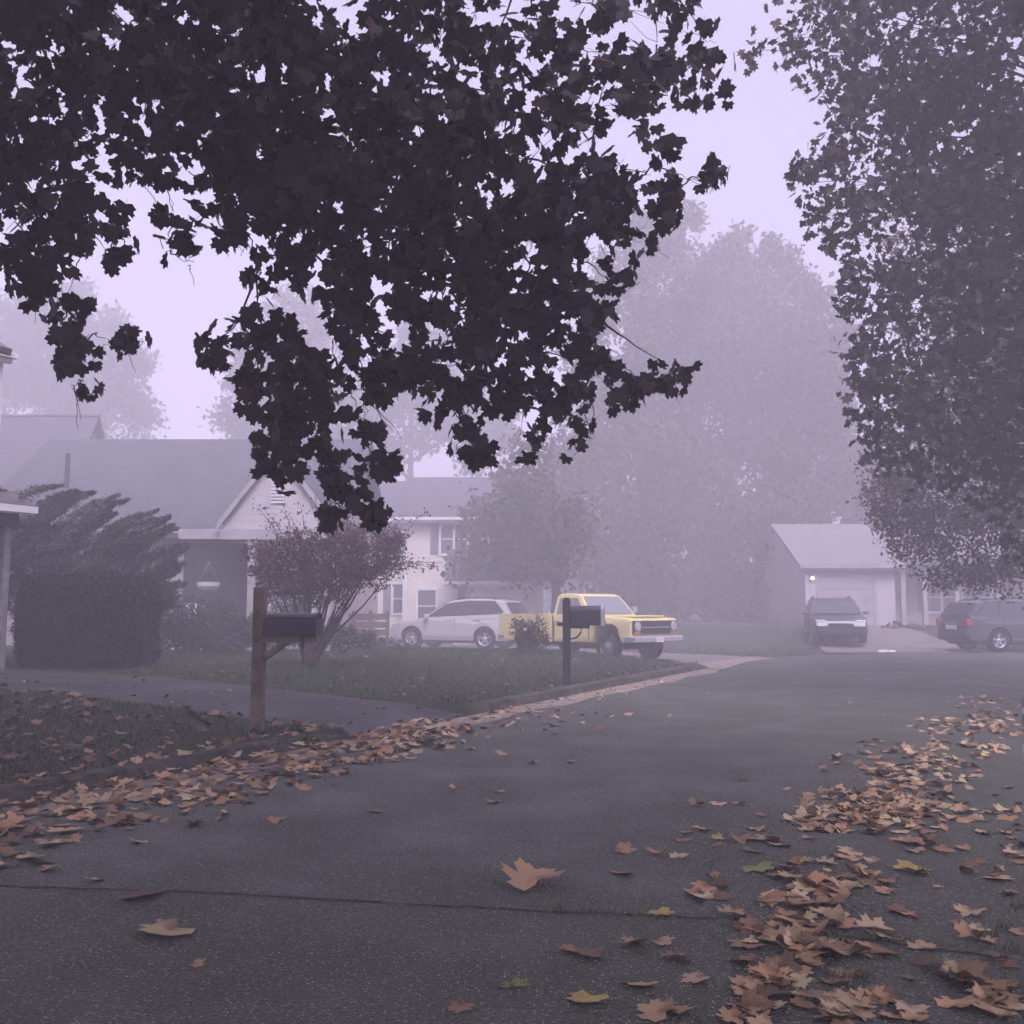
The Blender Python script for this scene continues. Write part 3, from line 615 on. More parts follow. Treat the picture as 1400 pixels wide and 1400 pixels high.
# ------------------------------------------------------------------ background trees in the fog
def far_tree(label, base, H, blobs, leaf, dens, trunk_r=0.4, name='tree', m='fartree', group='trees standing in the fog'):
    root = thing(name, label, 'tree', base, 0, group)
    parts = []; bm2 = NB()
    for (x, y, z, rx, ry, rz) in blobs:
        n = int(rx * rz * dens * 16)
        P = blob_centres((x, y, z), (rx, ry, rz), n, 90, 0.28 + rx * 0.06, shell=0.5)
        parts.append(leaf_cloud(P, rng.uniform(leaf * 0.8, leaf * 1.6, n), TPL_DIA, droop=0.2))
        z0 = min(max(1.0, z - rx * 0.7), H * 0.85)
        tube(bm2, arc(Vector((0, 0, z0)), Vector((x, y, z)), 0.2, 5, 0.1), [trunk_r * 0.35 * (1 - k / 6) + 0.01 for k in range(6)], 5)
    V, T = merge(parts)
    tri_mesh('crown', V, T, M[m], root)
    bm = NB(); tube(bm, [(0, 0, 0), (0.1, 0, H * .25), (0, 0.1, H * .55), (0.05, 0, H * .92)], [trunk_r, trunk_r * .75, trunk_r * .45, 0.03], 10)
    obj('trunk', bm, M['bark'], root); obj('branch', bm2, M['bark'], root)
    return root
def tree_from_px(label, bx, d, L, leaf, dens, **k):
    """L: list of (px, py, rx_px, ry_px) masses; the tree stands at column bx, distance d."""
    X = (bx - 700) / F * d; zb = hz(X, d) - 0.1
    B = []
    top = 0
    for (cx, cy, rx, ry) in L:
        dd = d + random.uniform(-1.5, 1.5); c = at(cx, cy, dd); s = dd / F * 1.04
        B.append((c.x - X, dd - d, c.z - zb, rx * s, min(3.2, (rx + ry) * .5 * s), ry * s)); top = max(top, c.z - zb + ry * s)
    return far_tree(label, (X, d, zb), top * 0.93, B, leaf, dens, **k)
tree_from_px('tall broad tree with a ragged pointed top, fading into the fog above the road bend', 1000, 50,
 [(1008, 315, 14, 30), (1005, 365, 34, 34), (1060, 340, 14, 20), (1062, 385, 40, 40), (960, 400, 50, 50), (1000, 440, 80, 50), (1085, 430, 50, 36), (1040, 500, 95, 50), (940, 500, 80, 60), (1120, 470, 34, 24),
  (980, 580, 110, 60), (1080, 580, 70, 50), (1145, 450, 26, 20), (1150, 520, 20, 18), (1110, 540, 40, 40), (1000, 670, 120, 70), (930, 760, 90, 70), (1040, 760, 80, 70), (1100, 660, 50, 60), (960, 840, 60, 50), (1020, 850, 50, 45), (1105, 410, 26, 18), (1130, 590, 30, 22)], 0.30, 34, trunk_r=0.5)
tree_from_px('round-headed tree in the fog just left of the tall pointed one', 880, 47,
 [(930, 315, 26, 26), (885, 340, 40, 40), (880, 310, 20, 22), (850, 400, 45, 50), (910, 410, 50, 50), (840, 480, 60, 50), (900, 520, 60, 60), (820, 570, 60, 60), (870, 640, 80, 60), (790, 660, 60, 60), (760, 720, 60, 50), (850, 740, 80, 60), (880, 820, 50, 50)], 0.28, 34, trunk_r=0.42)
tree_from_px('low dense tree standing over the pale house garage in the fog', 757, 36,
 [(690, 700, 48, 44), (740, 690, 50, 50), (700, 750, 60, 36), (660, 765, 40, 20), (770, 760, 40, 40), (720, 640, 40, 36)], 0.22, 40, trunk_r=0.25)
tree_from_px('hazy tree at the right of the fog gap, beside the far low house', 1175, 54,
 [(1170, 600, 40, 46), (1195, 660, 46, 50), (1150, 680, 40, 50), (1215, 720, 40, 36), (1180, 740, 50, 30)], 0.28, 32, trunk_r=0.3)
tree_from_px('pale foggy tree behind the roofs at the far left', 90, 62,
 [(60, 440, 60, 50), (120, 430, 40, 40), (20, 480, 60, 60), (110, 500, 70, 60), (170, 520, 40, 50), (60, 560, 80, 60), (150, 580, 60, 50), (-40, 500, 60, 90), (195, 495, 14, 14)], 0.34, 20)
tree_from_px('pale foggy tree behind the long grey roof ridge', 385, 60,
 [(360, 500, 50, 55), (400, 440, 44, 46), (440, 500, 50, 60), (330, 560, 36, 40), (400, 570, 60, 50), (460, 580, 50, 50), (310, 590, 20, 16)], 0.32, 20)
tree_from_px('pale foggy tree behind the two-storey cream house', 560, 64,
 [(540, 560, 60, 60), (600, 520, 60, 60), (560, 480, 40, 40), (640, 590, 60, 60), (500, 620, 50, 40)], 0.34, 20)
tree_from_px('pale foggy tree at the far right behind the low house', 1330, 66,
 [(1250, 640, 50, 60), (1320, 620, 60, 60), (1400, 630, 60, 70), (1280, 710, 80, 40), (1380, 700, 80, 50)], 0.36, 18)
# far woods closing the view: uncountable
parts = []
for i in range(60):
    a = R(-48 + 96 * (i + .5) / 60); rr = random.uniform(84, 105); x, y = rr * math.sin(a), rr * math.cos(a)
    hh = random.uniform(5, 10)
    P = blob_centres((x, y, hh * .5), (5.5, 3, hh * .55), 900, 20, 0.5)
    parts.append(leaf_cloud(P, rng.uniform(.4, .8, 900), TPL_DIA, droop=.2))
V, T = merge(parts)
setp(tri_mesh('far_woods', V, T, M['fartree']), 'far-off woods closing the street, almost lost in the fog', 'woods', kind='stuff')

# ------------------------------------------------------------------ hedge, juniper, shrubs
def leafy(label, cat, name, px, py_base, d, blobs, leafsz, n_per, m, group=None, tpl=TPL_OVAL, stems=6, stem_r=0.012):
    """blobs: (px,py,rx,ry) masses at about distance d, standing on the ground below px."""
    X = (px - 700) / F * d; zb = hz(X, d)
    root = thing(name, label, cat, (X, d, zb), 0, group); parts = []; bm = NB()
    for (cx, cy, rx, ry) in blobs:
        dd = d + random.uniform(-.25, .25); c = at(cx, cy, dd); s = d / F
        n = int(rx * ry * n_per); rad = (rx * s, max(0.25, .8 * rx * s), ry * s)
        P = blob_centres(tuple(c - Vector((X, d, zb))), rad, n, 12, 0.04)
        P[:, 2] = np.maximum(P[:, 2], 0.03)
        parts.append(leaf_cloud(P, rng.uniform(leafsz * .7, leafsz * 1.4, n), tpl, droop=.1))
        for _ in range(max(1, stems // len(blobs))):
            q = c - Vector((X, d, zb)) + Vector((random.uniform(-.6, .6) * rad[0], 0, random.uniform(0, .7) * rad[2]))
            tube(bm, arc(Vector((random.uniform(-.06, .06), 0, 0)), q, 0.03, 4, 0.02), [stem_r * (1 - .18 * k) for k in range(5)], 5)
    V, T = merge(parts); tri_mesh('foliage', V, T, m, root); obj('stem', bm, M['bark'], root)
    return root
# clipped hedge
hx0, hx1, hy0, hy1 = at(18, 850, 17.1)[0], at(224, 850, 18.5)[0], 17.1, 18.5
hzb = hz((hx0 + hx1) / 2, 17.2); htop = at(100, 787, 17)[2]
hd = thing('hedge', 'tall dark clipped box hedge beside the porch post', 'hedge', ((hx0 + hx1) / 2, 17.8, hzb))
W2, D2, H2 = (hx1 - hx0) / 2, (hy1 - hy0) / 2, htop - hzb
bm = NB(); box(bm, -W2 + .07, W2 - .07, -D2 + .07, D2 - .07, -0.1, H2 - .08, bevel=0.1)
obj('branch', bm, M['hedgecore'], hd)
n = 34000
P = rng.uniform(-1, 1, (n, 3)); f = rng.choice([0, 1, 2, 2, 3], n)
P[f == 0, 0] = 1; P[f == 1, 0] = -1; P[f == 2, 1] = -1; P[f == 3, 2] = 1
edge = (np.abs(P) ** 7).sum(1) ** (1 / 7); P = P / np.maximum(edge, 1)[:, None] * 1.0
P = P * np.array([W2, D2, H2 / 2]) + np.array([0, 0, H2 / 2]) + rng.normal(size=P.shape) * 0.03
P += 0.035 * np.sin(P[:, [1, 2, 0]] * 5.1 + 1)
P[:, 2] = np.maximum(P[:, 2], 0.02)
V, T = leaf_cloud(P, rng.uniform(.03, .06, n), TPL_DIA, droop=0, noise=1)
k_ = 60; px_ = rng.uniform(-W2, W2, k_)
P2 = np.repeat(np.stack([px_, rng.uniform(-D2, D2, k_), np.full(k_, H2)], 1), 14, 0); P2[:, 2] += np.tile(np.linspace(0, .12, 14), k_) * np.repeat(rng.random(k_), 14); P2 += rng.normal(size=P2.shape) * .018
V2, T2 = leaf_cloud(P2, rng.uniform(.03, .05, len(P2)), TPL_DIA, droop=0)
V, T = merge([(V, T), (V2, T2)])
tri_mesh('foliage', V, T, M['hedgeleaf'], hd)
# spreading juniper
jd = 19.2; jx = (120 - 700) / F * jd; jz = hz(jx, jd)
jr = thing('juniper_bush', 'wide dark juniper with feathery upswept sprays behind the clipped hedge', 'bush', (jx, jd, jz))
JO = Vector((jx, jd, jz)); parts = []; bm = NB()
tips = [(95, 655), (120, 662), (60, 690), (175, 672), (205, 690), (222, 700), (245, 712), (150, 690), (80, 690), (40, 700), (130, 700), (190, 715), (215, 735), (235, 755), (255, 765), (262, 742), (240, 780), (205, 775), (160, 760), (100, 740), (50, 745), (20, 730), (30, 770), (90, 780), (140, 785), (180, 790), (200, 750), (120, 730), (160, 730), (70, 715), (180, 700), (100, 700), (15, 700), (10, 760), (55, 775), (225, 770), (150, 740), (250, 790), (65, 730), (118, 765)]
for (tx, ty) in tips + tips[:22] + [(108, 668), (150, 678), (190, 700), (230, 722), (258, 755), (250, 735)]:
    q = at(tx + random.uniform(-14, 14), ty + random.uniform(4, 18), jd + random.uniform(-1.0, 1.0)) - JO
    s0 = Vector((q.x - random.uniform(.7, 1.3), q.y * .7, max(.15, q.z - random.uniform(.55, .95))))
    a = arc(s0, q, 0.15, 8, 0.02)
    tube(bm, a, [0.02, .018, .015, .012, .01, .008, .006, .004, .003], 4)
    m_ = 950; tt_ = rng.random(m_) ** 0.8
    A = np.array([list(p) for p in a]); ii = np.clip((tt_ * 8).astype(int), 0, 7); fr = tt_ * 8 - ii
    C = A[ii] * (1 - fr)[:, None] + A[ii + 1] * fr[:, None]
    wd = 0.10 * (1.05 - tt_) + .010
    C = C + rng.normal(size=C.shape) * wd[:, None] * np.array([1.1, 1.1, .8])
    dv = (q - s0).normalized()
    parts.append(leaf_cloud(C, rng.uniform(.05, .10, m_), (TPL_NEEDLE[0] * np.array([2.6, 1, 1]), TPL_NEEDLE[1]), updir=np.array([dv.x, dv.y, dv.z + .2]) * .9, noise=.8))
P = np.vstack([blob_centres((x_, 0, z_), (rx__, .8, rz__), 5000, 30, .06) for x_, z_, rx__, rz__ in ((-.7, 1.15, 1.0, .75), (.3, 1.0, 1.1, .75), (-.3, 1.55, .7, .35), (1.1, 1.25, .6, .35))])
parts.append(leaf_cloud(P, rng.uniform(.07, .14, len(P)), (TPL_NEEDLE[0] * np.array([2.2, 1, 1]), TPL_NEEDLE[1]), updir=np.array([1.2, 0, .9]), noise=.8))
tube(bm, [Vector((0, 0, -.05)), Vector((.05, 0, .7)), Vector((-.1, 0, 1.3))], [.12, .09, .05], 8)
V, T = merge(parts); tri_mesh('foliage', V, T, M['juniper'], jr); obj('stem', bm, M['bark'], jr)

leafy('dark rounded shrub in the planting bed right of the clipped hedge', 'shrub', 'shrub', 250, 890, 22.3, [(250, 845, 34, 34), (232, 865, 26, 24), (270, 868, 26, 22)], .07, 2.2, M['shrub'])
leafy('dark leafy shrub in front of the porch opening', 'shrub', 'shrub', 300, 890, 22.8, [(300, 850, 34, 30), (320, 868, 28, 22), (290, 872, 30, 20)], .07, 2.2, M['shrub'])
leafy('low dark shrub at the foot of the porch behind the wooden mailbox', 'shrub', 'shrub', 362, 890, 22.6, [(350, 862, 26, 26), (378, 868, 24, 22)], .07, 2.2, M['shrub'])
leafy('shrub dotted with pale blossoms beneath the reddish tree', 'shrub', 'flowering_shrub', 392, 860, 24.0, [(392, 838, 32, 26), (405, 862, 30, 22)], .07, 1.8, M['shrub'])
_fs = bpy.data.objects['flowering_shrub']
P = blob_centres(tuple(at(390, 818, 23.6) - _fs.location), (.55, .3, .22), 260, 10, .05)
V, T = leaf_cloud(P, rng.uniform(.04, .08, 260), TPL_OVAL, droop=.1); tri_mesh('blossom', V, T, M['bloom'], _fs)
leafy('low spreading shrub on the lawn right of the reddish tree trunk', 'shrub', 'shrub', 470, 890, 22.5, [(460, 868, 30, 18), (485, 872, 28, 15), (505, 876, 22, 12)], .06, 2.0, M['shrub'])
leafy('low shrub in front of the silver car bonnet', 'shrub', 'shrub', 535, 895, 24.5, [(530, 884, 22, 10), (552, 886, 20, 8)], .05, 2.0, M['shrub'])
leafy('dark loose bush standing in front of the yellow truck bed', 'bush', 'bush', 727, 892, 22.0, [(718, 868, 17, 22), (735, 862, 15, 20), (708, 855, 10, 12), (745, 878, 10, 10)], .05, 2.4, M['shrub'])
leafy('small shrub under the porch columns of the far low house', 'shrub', 'shrub', 1240, 872, 39, [(1225, 862, 22, 12), (1250, 864, 20, 10)], .09, 3.0, M['shrub'])

# reddish ornamental tree
rd = 18.0; rx_ = (425 - 700) / F * rd; rz_ = hz(rx_, rd)
rr_ = thing('ornamental_tree', 'small reddish ornamental tree with several leaning stems on the lawn', 'tree', (rx_, rd, rz_ - .03)); RO = Vector((rx_, rd, rz_ - .03))
parts = []; bm = NB()
masses = [(400, 790, 46, 30), (450, 770, 52, 34), (500, 760, 44, 34), (370, 770, 28, 24), (440, 810, 46, 22), (490, 790, 44, 22), (530, 745, 26, 24), (540, 775, 22, 12), (380, 800, 30, 18), (350, 755, 16, 14), (470, 735, 40, 20), (410, 745, 36, 20)]
for (cx, cy, ax, ay) in masses:
    c = at(cx, cy, rd + random.uniform(-.5, .5)) - RO; s = rd / F; n = int(ax * ay * 1.35)
    P = blob_centres(tuple(c), (ax * s, .65, ay * s), n, 12, .06)
    parts.append(leaf_cloud(P, rng.uniform(.035, .075, n), TPL_OVAL, droop=.3))
    a = arc(Vector((random.uniform(-.05, .05), 0, .25)), c, -.12, 8, .02)
    tube(bm, a, [.04, .034, .028, .022, .018, .014, .011, .008, .005], 6)
for (cx, cy) in [(350, 690), (362, 700), (385, 690), (408, 690), (450, 690), (452, 675), (480, 700), (555, 705), (585, 700), (560, 760), (590, 775), (578, 780), (600, 772), (345, 740), (430, 680), (530, 715), (365, 720), (395, 705), (560, 730), (465, 705)]:
    q = at(cx, cy, rd + random.uniform(-.5, .5)) - RO; m0 = at(450 + (cx - 450) * .45, 775, rd) - RO
    a = arc(m0, q, .06, 6, .03); tube(bm, a, [.010, .009, .007, .006, .005, .004, .003], 4)
    A = np.array([list(p) for p in a[2:]]); C = np.repeat(A, 9, 0) + rng.normal(size=(len(A) * 9, 3)) * .055
    parts.append(leaf_cloud(C, rng.uniform(.03, .065, len(C)), TPL_OVAL, droop=.3))
for (tx, ty) in [(400, 800), (425, 780), (470, 790), (500, 775), (455, 800), (415, 790)]:
    q = at(tx, ty, rd) - RO; tube(bm, arc(Vector((random.uniform(-.06, .06), random.uniform(-.06, .06), 0)), q, -.1, 6, .015), [.05, .042, .036, .03, .026, .02, .014], 7)
tube(bm, [(0, 0, -.05), (0, 0, .3), (.03, 0, .6)], [.15, .12, .07], 8)
V, T = merge(parts); tri_mesh('crown', V, T, M['redleaf'], rr_); obj('trunk', bm, M['bark'], rr_)

# ------------------------------------------------------------------ houses
def quad_slab(bm, a, b, c, d, th):
    """thick sheet a,b,c,d (counter-clockwise from above)."""
    a, b, c, d = map(Vector, (a, b, c, d)); n = (b - a).cross(d - a).normalized()
    if n.z < 0: n = -n
    top = [bm.verts.new(p) for p in (a, b, c, d)]; bot = [bm.verts.new(p - n * th) for p in (a, b, c, d)]
    bm.faces.new(top); bm.faces.new(bot[::-1])
    for i in range(4): bm.faces.new((top[i], bot[i], bot[(i+1) % 4], top[(i+1) % 4]))
def window(par, x, z, w_, h_, yf, double=False, shutters=0, muntin=True):
    """window on a wall whose face is y=yf looking to -y; (x,z) lower-left."""
    bm = NB(); t_ = 0.09
    for (a, b, c, d) in ((x - t_, x + w_ + t_, z - t_, z), (x - t_, x + w_ + t_, z + h_, z + h_ + t_), (x - t_, x, z, z + h_), (x + w_, x + w_ + t_, z, z + h_)):
        box(bm, a, b, yf - .05, yf - .003, c, d)
    n = 2 if double else 1
    for i in range(n):
        xa = x + w_ * i / n; xb = x + w_ * (i + 1) / n
        if i: box(bm, xa - .05, xa + .05, yf - .048, yf - .003, z, z + h_)
        box(bm, xa + (.05 if i else 0), xb - (.05 if i < n - 1 else 0), yf - .04, yf - .003, z + h_ / 2 - .025, z + h_ / 2 + .025)
    fr = obj('window', bm, M['white'], par)
    bm = NB(); box(bm, x + .002, x + w_ - .002, yf - .012, yf - .001, z + .002, z + h_ - .002); obj('pane', bm, M['pane'], fr)
    if shutters:
        for xa in (x - t_ - shutters - .02, x + w_ + t_ + .02):
            bm = NB(); box(bm, xa, xa + shutters, yf - .035, yf - .002, z - .02, z + h_ + .02); obj('shutter', bm, M['shutter'], par)
def gable_block(par, x0, x1, y0, y1, z0, z1, rise, wall_m, roof_m, axis='x', oh=0.35, fascia=True, name='wall', trim='white'):
    """box with a gable roof. axis 'x': ridge runs along x."""
    bm = NB(); th = .12
    if axis == 'x':
        ym = (y0 + y1) / 2
        vs_ = [bm.verts.new(p) for p in ((x0,y0,z0),(x0,y1,z0),(x0,y1,z1),(x0,ym,z1+rise),(x0,y0,z1),(x1,y0,z0),(x1,y1,z0),(x1,y1,z1),(x1,ym,z1+rise),(x1,y0,z1))]
    else:
        xm = (x0 + x1) / 2
        vs_ = [bm.verts.new(p) for p in ((x0,y0,z0),(x1,y0,z0),(x1,y0,z1),(xm,y0,z1+rise),(x0,y0,z1),(x0,y1,z0),(x1,y1,z0),(x1,y1,z1),(xm,y1,z1+rise),(x0,y1,z1))]
    bm.faces.new(vs_[:5]); bm.faces.new(vs_[5:])
    for i in range(5):
        bm.faces.new((vs_[i], vs_[(i+1) % 5], vs_[5 + (i+1) % 5], vs_[5 + i]))
    wl = obj(name, bm, wall_m, par)
    bm = NB(); e_ = .03
    if axis == 'x':
        sl_ = rise / (ym - y0); ze = z1 - sl_ * oh + th + e_; zr = z1 + rise + th + e_
        quad_slab(bm, (x0 - oh, y0 - oh, ze), (x1 + oh, y0 - oh, ze), (x1 + oh, ym, zr), (x0 - oh, ym, zr), th)
        quad_slab(bm, (x0 - oh, ym + .004, zr), (x1 + oh, ym + .004, zr), (x1 + oh, y1 + oh, ze), (x0 - oh, y1 + oh, ze), th)
    else:
        sl_ = rise / (xm - x0); ze = z1 - sl_ * oh + th + e_; zr = z1 + rise + th + e_
        quad_slab(bm, (x0 - oh, y0 - oh, ze), (xm, y0 - oh, zr), (xm, y1, zr), (x0 - oh, y1, ze), th)
        quad_slab(bm, (xm + .004, y0 - oh, zr), (x1 + oh, y0 - oh, ze), (x1 + oh, y1, ze), (xm + .004, y1, zr), th)
    rf = obj('roof', bm, roof_m, par)
    if fascia:
        bm = NB()
        if axis == 'x':
            box(bm, x0 - oh, x1 + oh, y0 - oh - .035, y0 - oh - .003, ze - .24, ze - .02)
            box(bm, x0 - oh, x1 + oh, y0 - oh - .14, y0 - oh - .037, ze - .14, ze - .03)
        else:
            for sx_ in (-1, 1):
                xe = xm + sx_ * (xm - x0 + oh)
                a = Vector((xe, y0 - oh - .03, ze - .03)); b = Vector((xm, y0 - oh - .03, zr - .03)); dz = Vector((0, 0, -.20)); dy = Vector((0, .026, 0))
                p_ = [a, b, b + dz, a + dz]; q_ = [v + dy for v in p_]
                P_ = [bm.verts.new(v) for v in p_]; Q_ = [bm.verts.new(v) for v in q_]
                bm.faces.new(P_); bm.faces.new(Q_[::-1])
                for i in range(4): bm.faces.new((P_[i], Q_[i], Q_[(i+1) % 4], P_[(i+1) % 4]))
        obj('fascia', bm, M[trim], rf)
    return wl, rf

# House C: cream two-storey house
d = 39.5
hc = thing('cream_house', 'cream two-storey house with a garage wing behind the silver car', 'house', (0, d, 0.15))
X = lambda px, dd=39.5: (px - 700) / F * dd
Z = lambda py, dd=39.5: CAMZ + (830 - py) * dd / F
gable_block(hc, X(553), X(705), 0, 7, -.2, Z(706) - .15, 1.9, M['siding_cream'], M['roof'], 'x', .35)
gable_block(hc, X(485), X(553) - .01, .6, 6.4, -.2, Z(706) - .17, 1.75, M['siding_cream'], M['roof'], 'x', .3)
window(hc, X(603), Z(757) - .15, X(638) - X(603), 1.15, 0, True, .32)
window(hc, X(536), Z(838) - .15, X(552) - X(536) - .1, 1.15, .6, False, .3)
window(hc, X(520) , Z(757) - .15, .75, 1.1, .6, False, .3)
window(hc, X(572), Z(850) - .15, .7, 1.25, 0, False, .0)
bm = NB(); box(bm, X(553) - .06, X(553) + .1, -.04, .0, -.2, Z(712) - .15); obj('corner_trim', bm, M['white'], hc)
# garage wing
gable_block(hc, X(620, 37.5), X(742, 37.5), -2.2, -.01, -.2, Z(790, 37.5) - .15, 1.0, M['siding_cream'], M['roof'], 'x', .3, name='garage_wall')
bm = NB(); gx0, gx1, gz1 = X(648, 37.3), X(712, 37.3), Z(797, 37.3) - .15
for k in range(4):
    box(bm, gx0, gx1, -2.235, -2.203, -.1 + (gz1 + .1) * k / 4 + .008, -.1 + (gz1 + .1) * (k + 1) / 4 - .008)
gd = obj('garage_door', bm, M['white'], hc)
bm = NB(); box(bm, gx0 - .12, gx0 - .003, -2.26, -2.203, -.1, gz1); box(bm, gx1 + .003, gx1 + .12, -2.26, -2.203, -.1, gz1); box(bm, gx0 - .12, gx1 + .12, -2.26, -2.203, gz1 + .003, gz1 + .14); obj('frame', bm, M['white'], gd)
bm = NB(); box(bm, X(626, 37.3), X(636, 37.3), -2.235, -2.203, Z(836, 37.3) - .15, Z(800, 37.3) - .15); obj('shutter', bm, M['shutter'], hc)

# House B: long grey roof with steep front gable
d = 25.0
hb = thing('grey_roof_house', 'house with a long grey roof, steep front gable and dark porch', 'house', (0, d, 0.32))
XB = lambda px, dd=25.0: (px - 700) / F * dd
ZB = lambda py, dd=25.0: CAMZ + (830 - py) * dd / F - .32
ez = ZB(712); rdge = CAMZ + (830 - 600) * 29.6 / F - .32
gable_block(hb, XB(-40), XB(452), .35, 8.9, -.3, ez - .1, rdge - ez - .02, M['siding_tan'], M['roof'], 'x', .35, trim='muted_trim')
# cross gable
gx0, gx1 = XB(304, 24.4), XB(452, 24.4)
gable_block(hb, gx0, gx1, -.6, .34, ZB(737, 24.4), ez - .06, (gx1 - gx0) / 2 * 1.32, M['siding_pale'], M['roof'], 'y', .12, name='gable', trim='muted_trim')
# ridge of cross gable back into the roof
bm = NB(); xm = (gx0 + gx1) / 2; zr = ez - .06 + (gx1 - gx0) / 2 * 1.32 + .15; ze = ez - .06 - .12 * 1.32 + .15
quad_slab(bm, (gx0 - .12, .345, ze), (xm, .345, zr), (xm, 3.6, zr), (gx0 - .12, 3.6, ze), .1)
quad_slab(bm, (xm + .004, .345, zr), (gx1 + .12, .345, ze), (gx1 + .12, 3.6, ze), (xm + .004, 3.6, zr), .1)
obj('roof', bm, M['roof'], hb)
bm = NB(); vx = XB(378, 24.4)
for k in range(7):
    zc = ZB(688, 24.4) + k * .085; hwid = .17
    box(bm, vx - hwid, vx + hwid, -.64, -.605, zc, zc + .05)
obj('vent', bm, M['white'], hb)
# porch: flat dark panel painting in the shade between wall wing and right wall
bm = NB(); box(bm, XB(246), XB(340), .30, .345, -.1, ZB(742)); obj('porch_shade_panel', bm, M['painted_shade'], hb)
bm = NB(); box(bm, XB(242, 24.4), gx0 - .002, -.58, -.4, ZB(737, 24.4), ZB(728, 24.4)); box(bm, gx0 - .05, gx1 + .05, -.7, -.602, ZB(737, 24.4) - .02, ZB(724, 24.4)); obj('porch_beam', bm, M['muted_trim'], hb)
for pxx in (345, 448):
    bm = NB(); xx = XB(pxx, 24.4); box(bm, xx - .10, xx + .10, -.66, -.46, -.1, ZB(737, 24.4) - .025, bevel=.01); box(bm, xx - .14, xx + .14, -.70, -.42, ZB(746, 24.4), ZB(741, 24.4)); obj('porch_column', bm, M['muted_trim'], hb)
bm = NB(); box(bm, XB(372), XB(440), .31, .348, -.1, ZB(742)); obj('front_wall', bm, M['siding_pale'], hb)
window(hb, XB(384), ZB(850), 0.75, 1.3, .31, False, 0)
window(hb, XB(152), ZB(787), .52, 1.0, .35, False, 0)
window(hb, XB(60), ZB(800), .8, 1.0, .35, False, 0)
bm = NB(); px_, py_ = XB(89, 27), ZB(640, 27.5)
tube(bm, [(px_, 1.9, py_ - 1.6), (px_, 1.9, py_ + .35)], .06, 10); obj('vent_pipe', bm, M['dark_iron'], hb)
# House E: roof further left, behind
he = thing('hip_roof_house', 'grey roofed house at the far left, mostly hidden behind the juniper', 'house', (0, 33, .3))
XE = lambda px: (px - 700) / F * 33
zr = CAMZ + (830 - 566) * 36.5 / F - .3; ez_ = 3.2
gable_block(he, XE(-120), XE(55), 0, 7, -.3, ez_, zr - ez_ - .1, M['siding_grey'], M['roof'], 'x', .3)
# House A: two-storey corner and porch at the left edge, facing the road
ha = thing('porch_house', 'grey-sided two-storey house at the left edge with a shingled porch roof', 'house', (*uv(11.25, -15.98), .2), ROAD_ANG)
# local x = +v (to the road), local y = +u (away); far front corner at the origin
gable_block(ha, -9, 0, -10, 0, -.3, 5.75, 2.2, M['siding_grey'], M['roof_dark'], 'y', .3)
bm = NB(); box(bm, .003, .03, -.12, .03, -.2, 5.6); box(bm, -.12, .0, .003, .03, -.2, 5.6); obj('corner_trim', bm, M['white'], ha)
bm = NB(); box(bm, .05, .14, -10, .12, 5.54, 5.74); box(bm, .15, .24, -10, .16, 5.62, 5.72); obj('fascia', bm, M['white'], ha)
bm = NB(); quad_slab(bm, (.02, -9, 3.42), (1.10, -9, 2.93), (1.10, -.05, 2.93), (.02, -.05, 3.42), .09)
pr = obj('porch_roof', bm, M['roof_dark'], ha)
bm = NB(); box(bm, 1.08, 1.11, -9, -.02, 2.76, 2.87); box(bm, 1.112, 1.20, -9, -.02, 2.78, 2.90); obj('gutter', bm, M['white'], pr)
bm = NB(); box(bm, .72, .90, -9, -.15, 2.56, 2.80); box(bm, .05, .71, -.33, -.17, 2.56, 2.80); obj('porch_beam', bm, M['painted_shade'], ha)
for yy in (-.32, -3.4, -6.5):
    bm = NB(); box(bm, .75, .87, yy - .06, yy + .06, -.1, 2.557, bevel=.008); obj('porch_post', bm, M['grey_wood'], ha)
bm = NB(); box(bm, .02, 1.0, -9, 0, -.3, -.1); obj('porch_floor', bm, M['concrete'], ha)
# leaf litter on porch roof
P = np.stack([rng.uniform(.1, 1.05, 110), rng.uniform(-3, -.1, 110), np.zeros(110)], 1); P[:, 2] = 3.45 - (P[:, 0] - .02) * .4537 - .01
V, T = leaf_cloud(P, rng.uniform(.08, .15, 110), TPL_MED, droop=0, flat=1)
pl_ = tri_mesh('fallen_leaves', V, T, M['dark_litter']); pl_.location = ha.location; pl_.rotation_euler = ha.rotation_euler
setp(pl_, 'fallen leaves scattered over the shingled porch roof', 'leaves', kind='stuff')
# House D: far low house on the right
d = 41.0
hdm = thing('low_house', 'long low house with a white garage door, lost in fog behind the parked cars', 'house', (0, d, .62))
XD = lambda px, dd=41.0: (px - 700) / F * dd
ZD = lambda py, dd=41.0: CAMZ + (830 - py) * dd / F - .62
gable_block(hdm, XD(1100), XD(1222), 0, 8, -.4, ZD(773), 1.9, M['siding_pale'], M['roof_hazed'], 'x', .3, trim='muted_trim')
gable_block(hdm, XD(1222) + .01, XD(1580), 1.4, 7.6, -.4, ZD(773), 1.7, M['siding_tan'], M['roof_hazed'], 'x', .3, name='wing_wall', trim='muted_trim')
bm = NB(); gx0, gx1, gz1 = XD(1119), XD(1192), ZD(788)
for k in range(4): box(bm, gx0, gx1, -.035, -.003, gz1 * k / 4 + .01, gz1 * (k + 1) / 4 - .01)
gd = obj('garage_door', bm, M['muted_trim'], hdm)
bm = NB(); box(bm, gx0 - .14, gx0 - .003, -.05, -.003, 0, gz1); box(bm, gx1 + .003, gx1 + .14, -.05, -.003, 0, gz1); box(bm, gx0 - .14, gx1 + .14, -.05, -.003, gz1 + .003, gz1 + .15); obj('frame', bm, M['muted_trim'], gd)
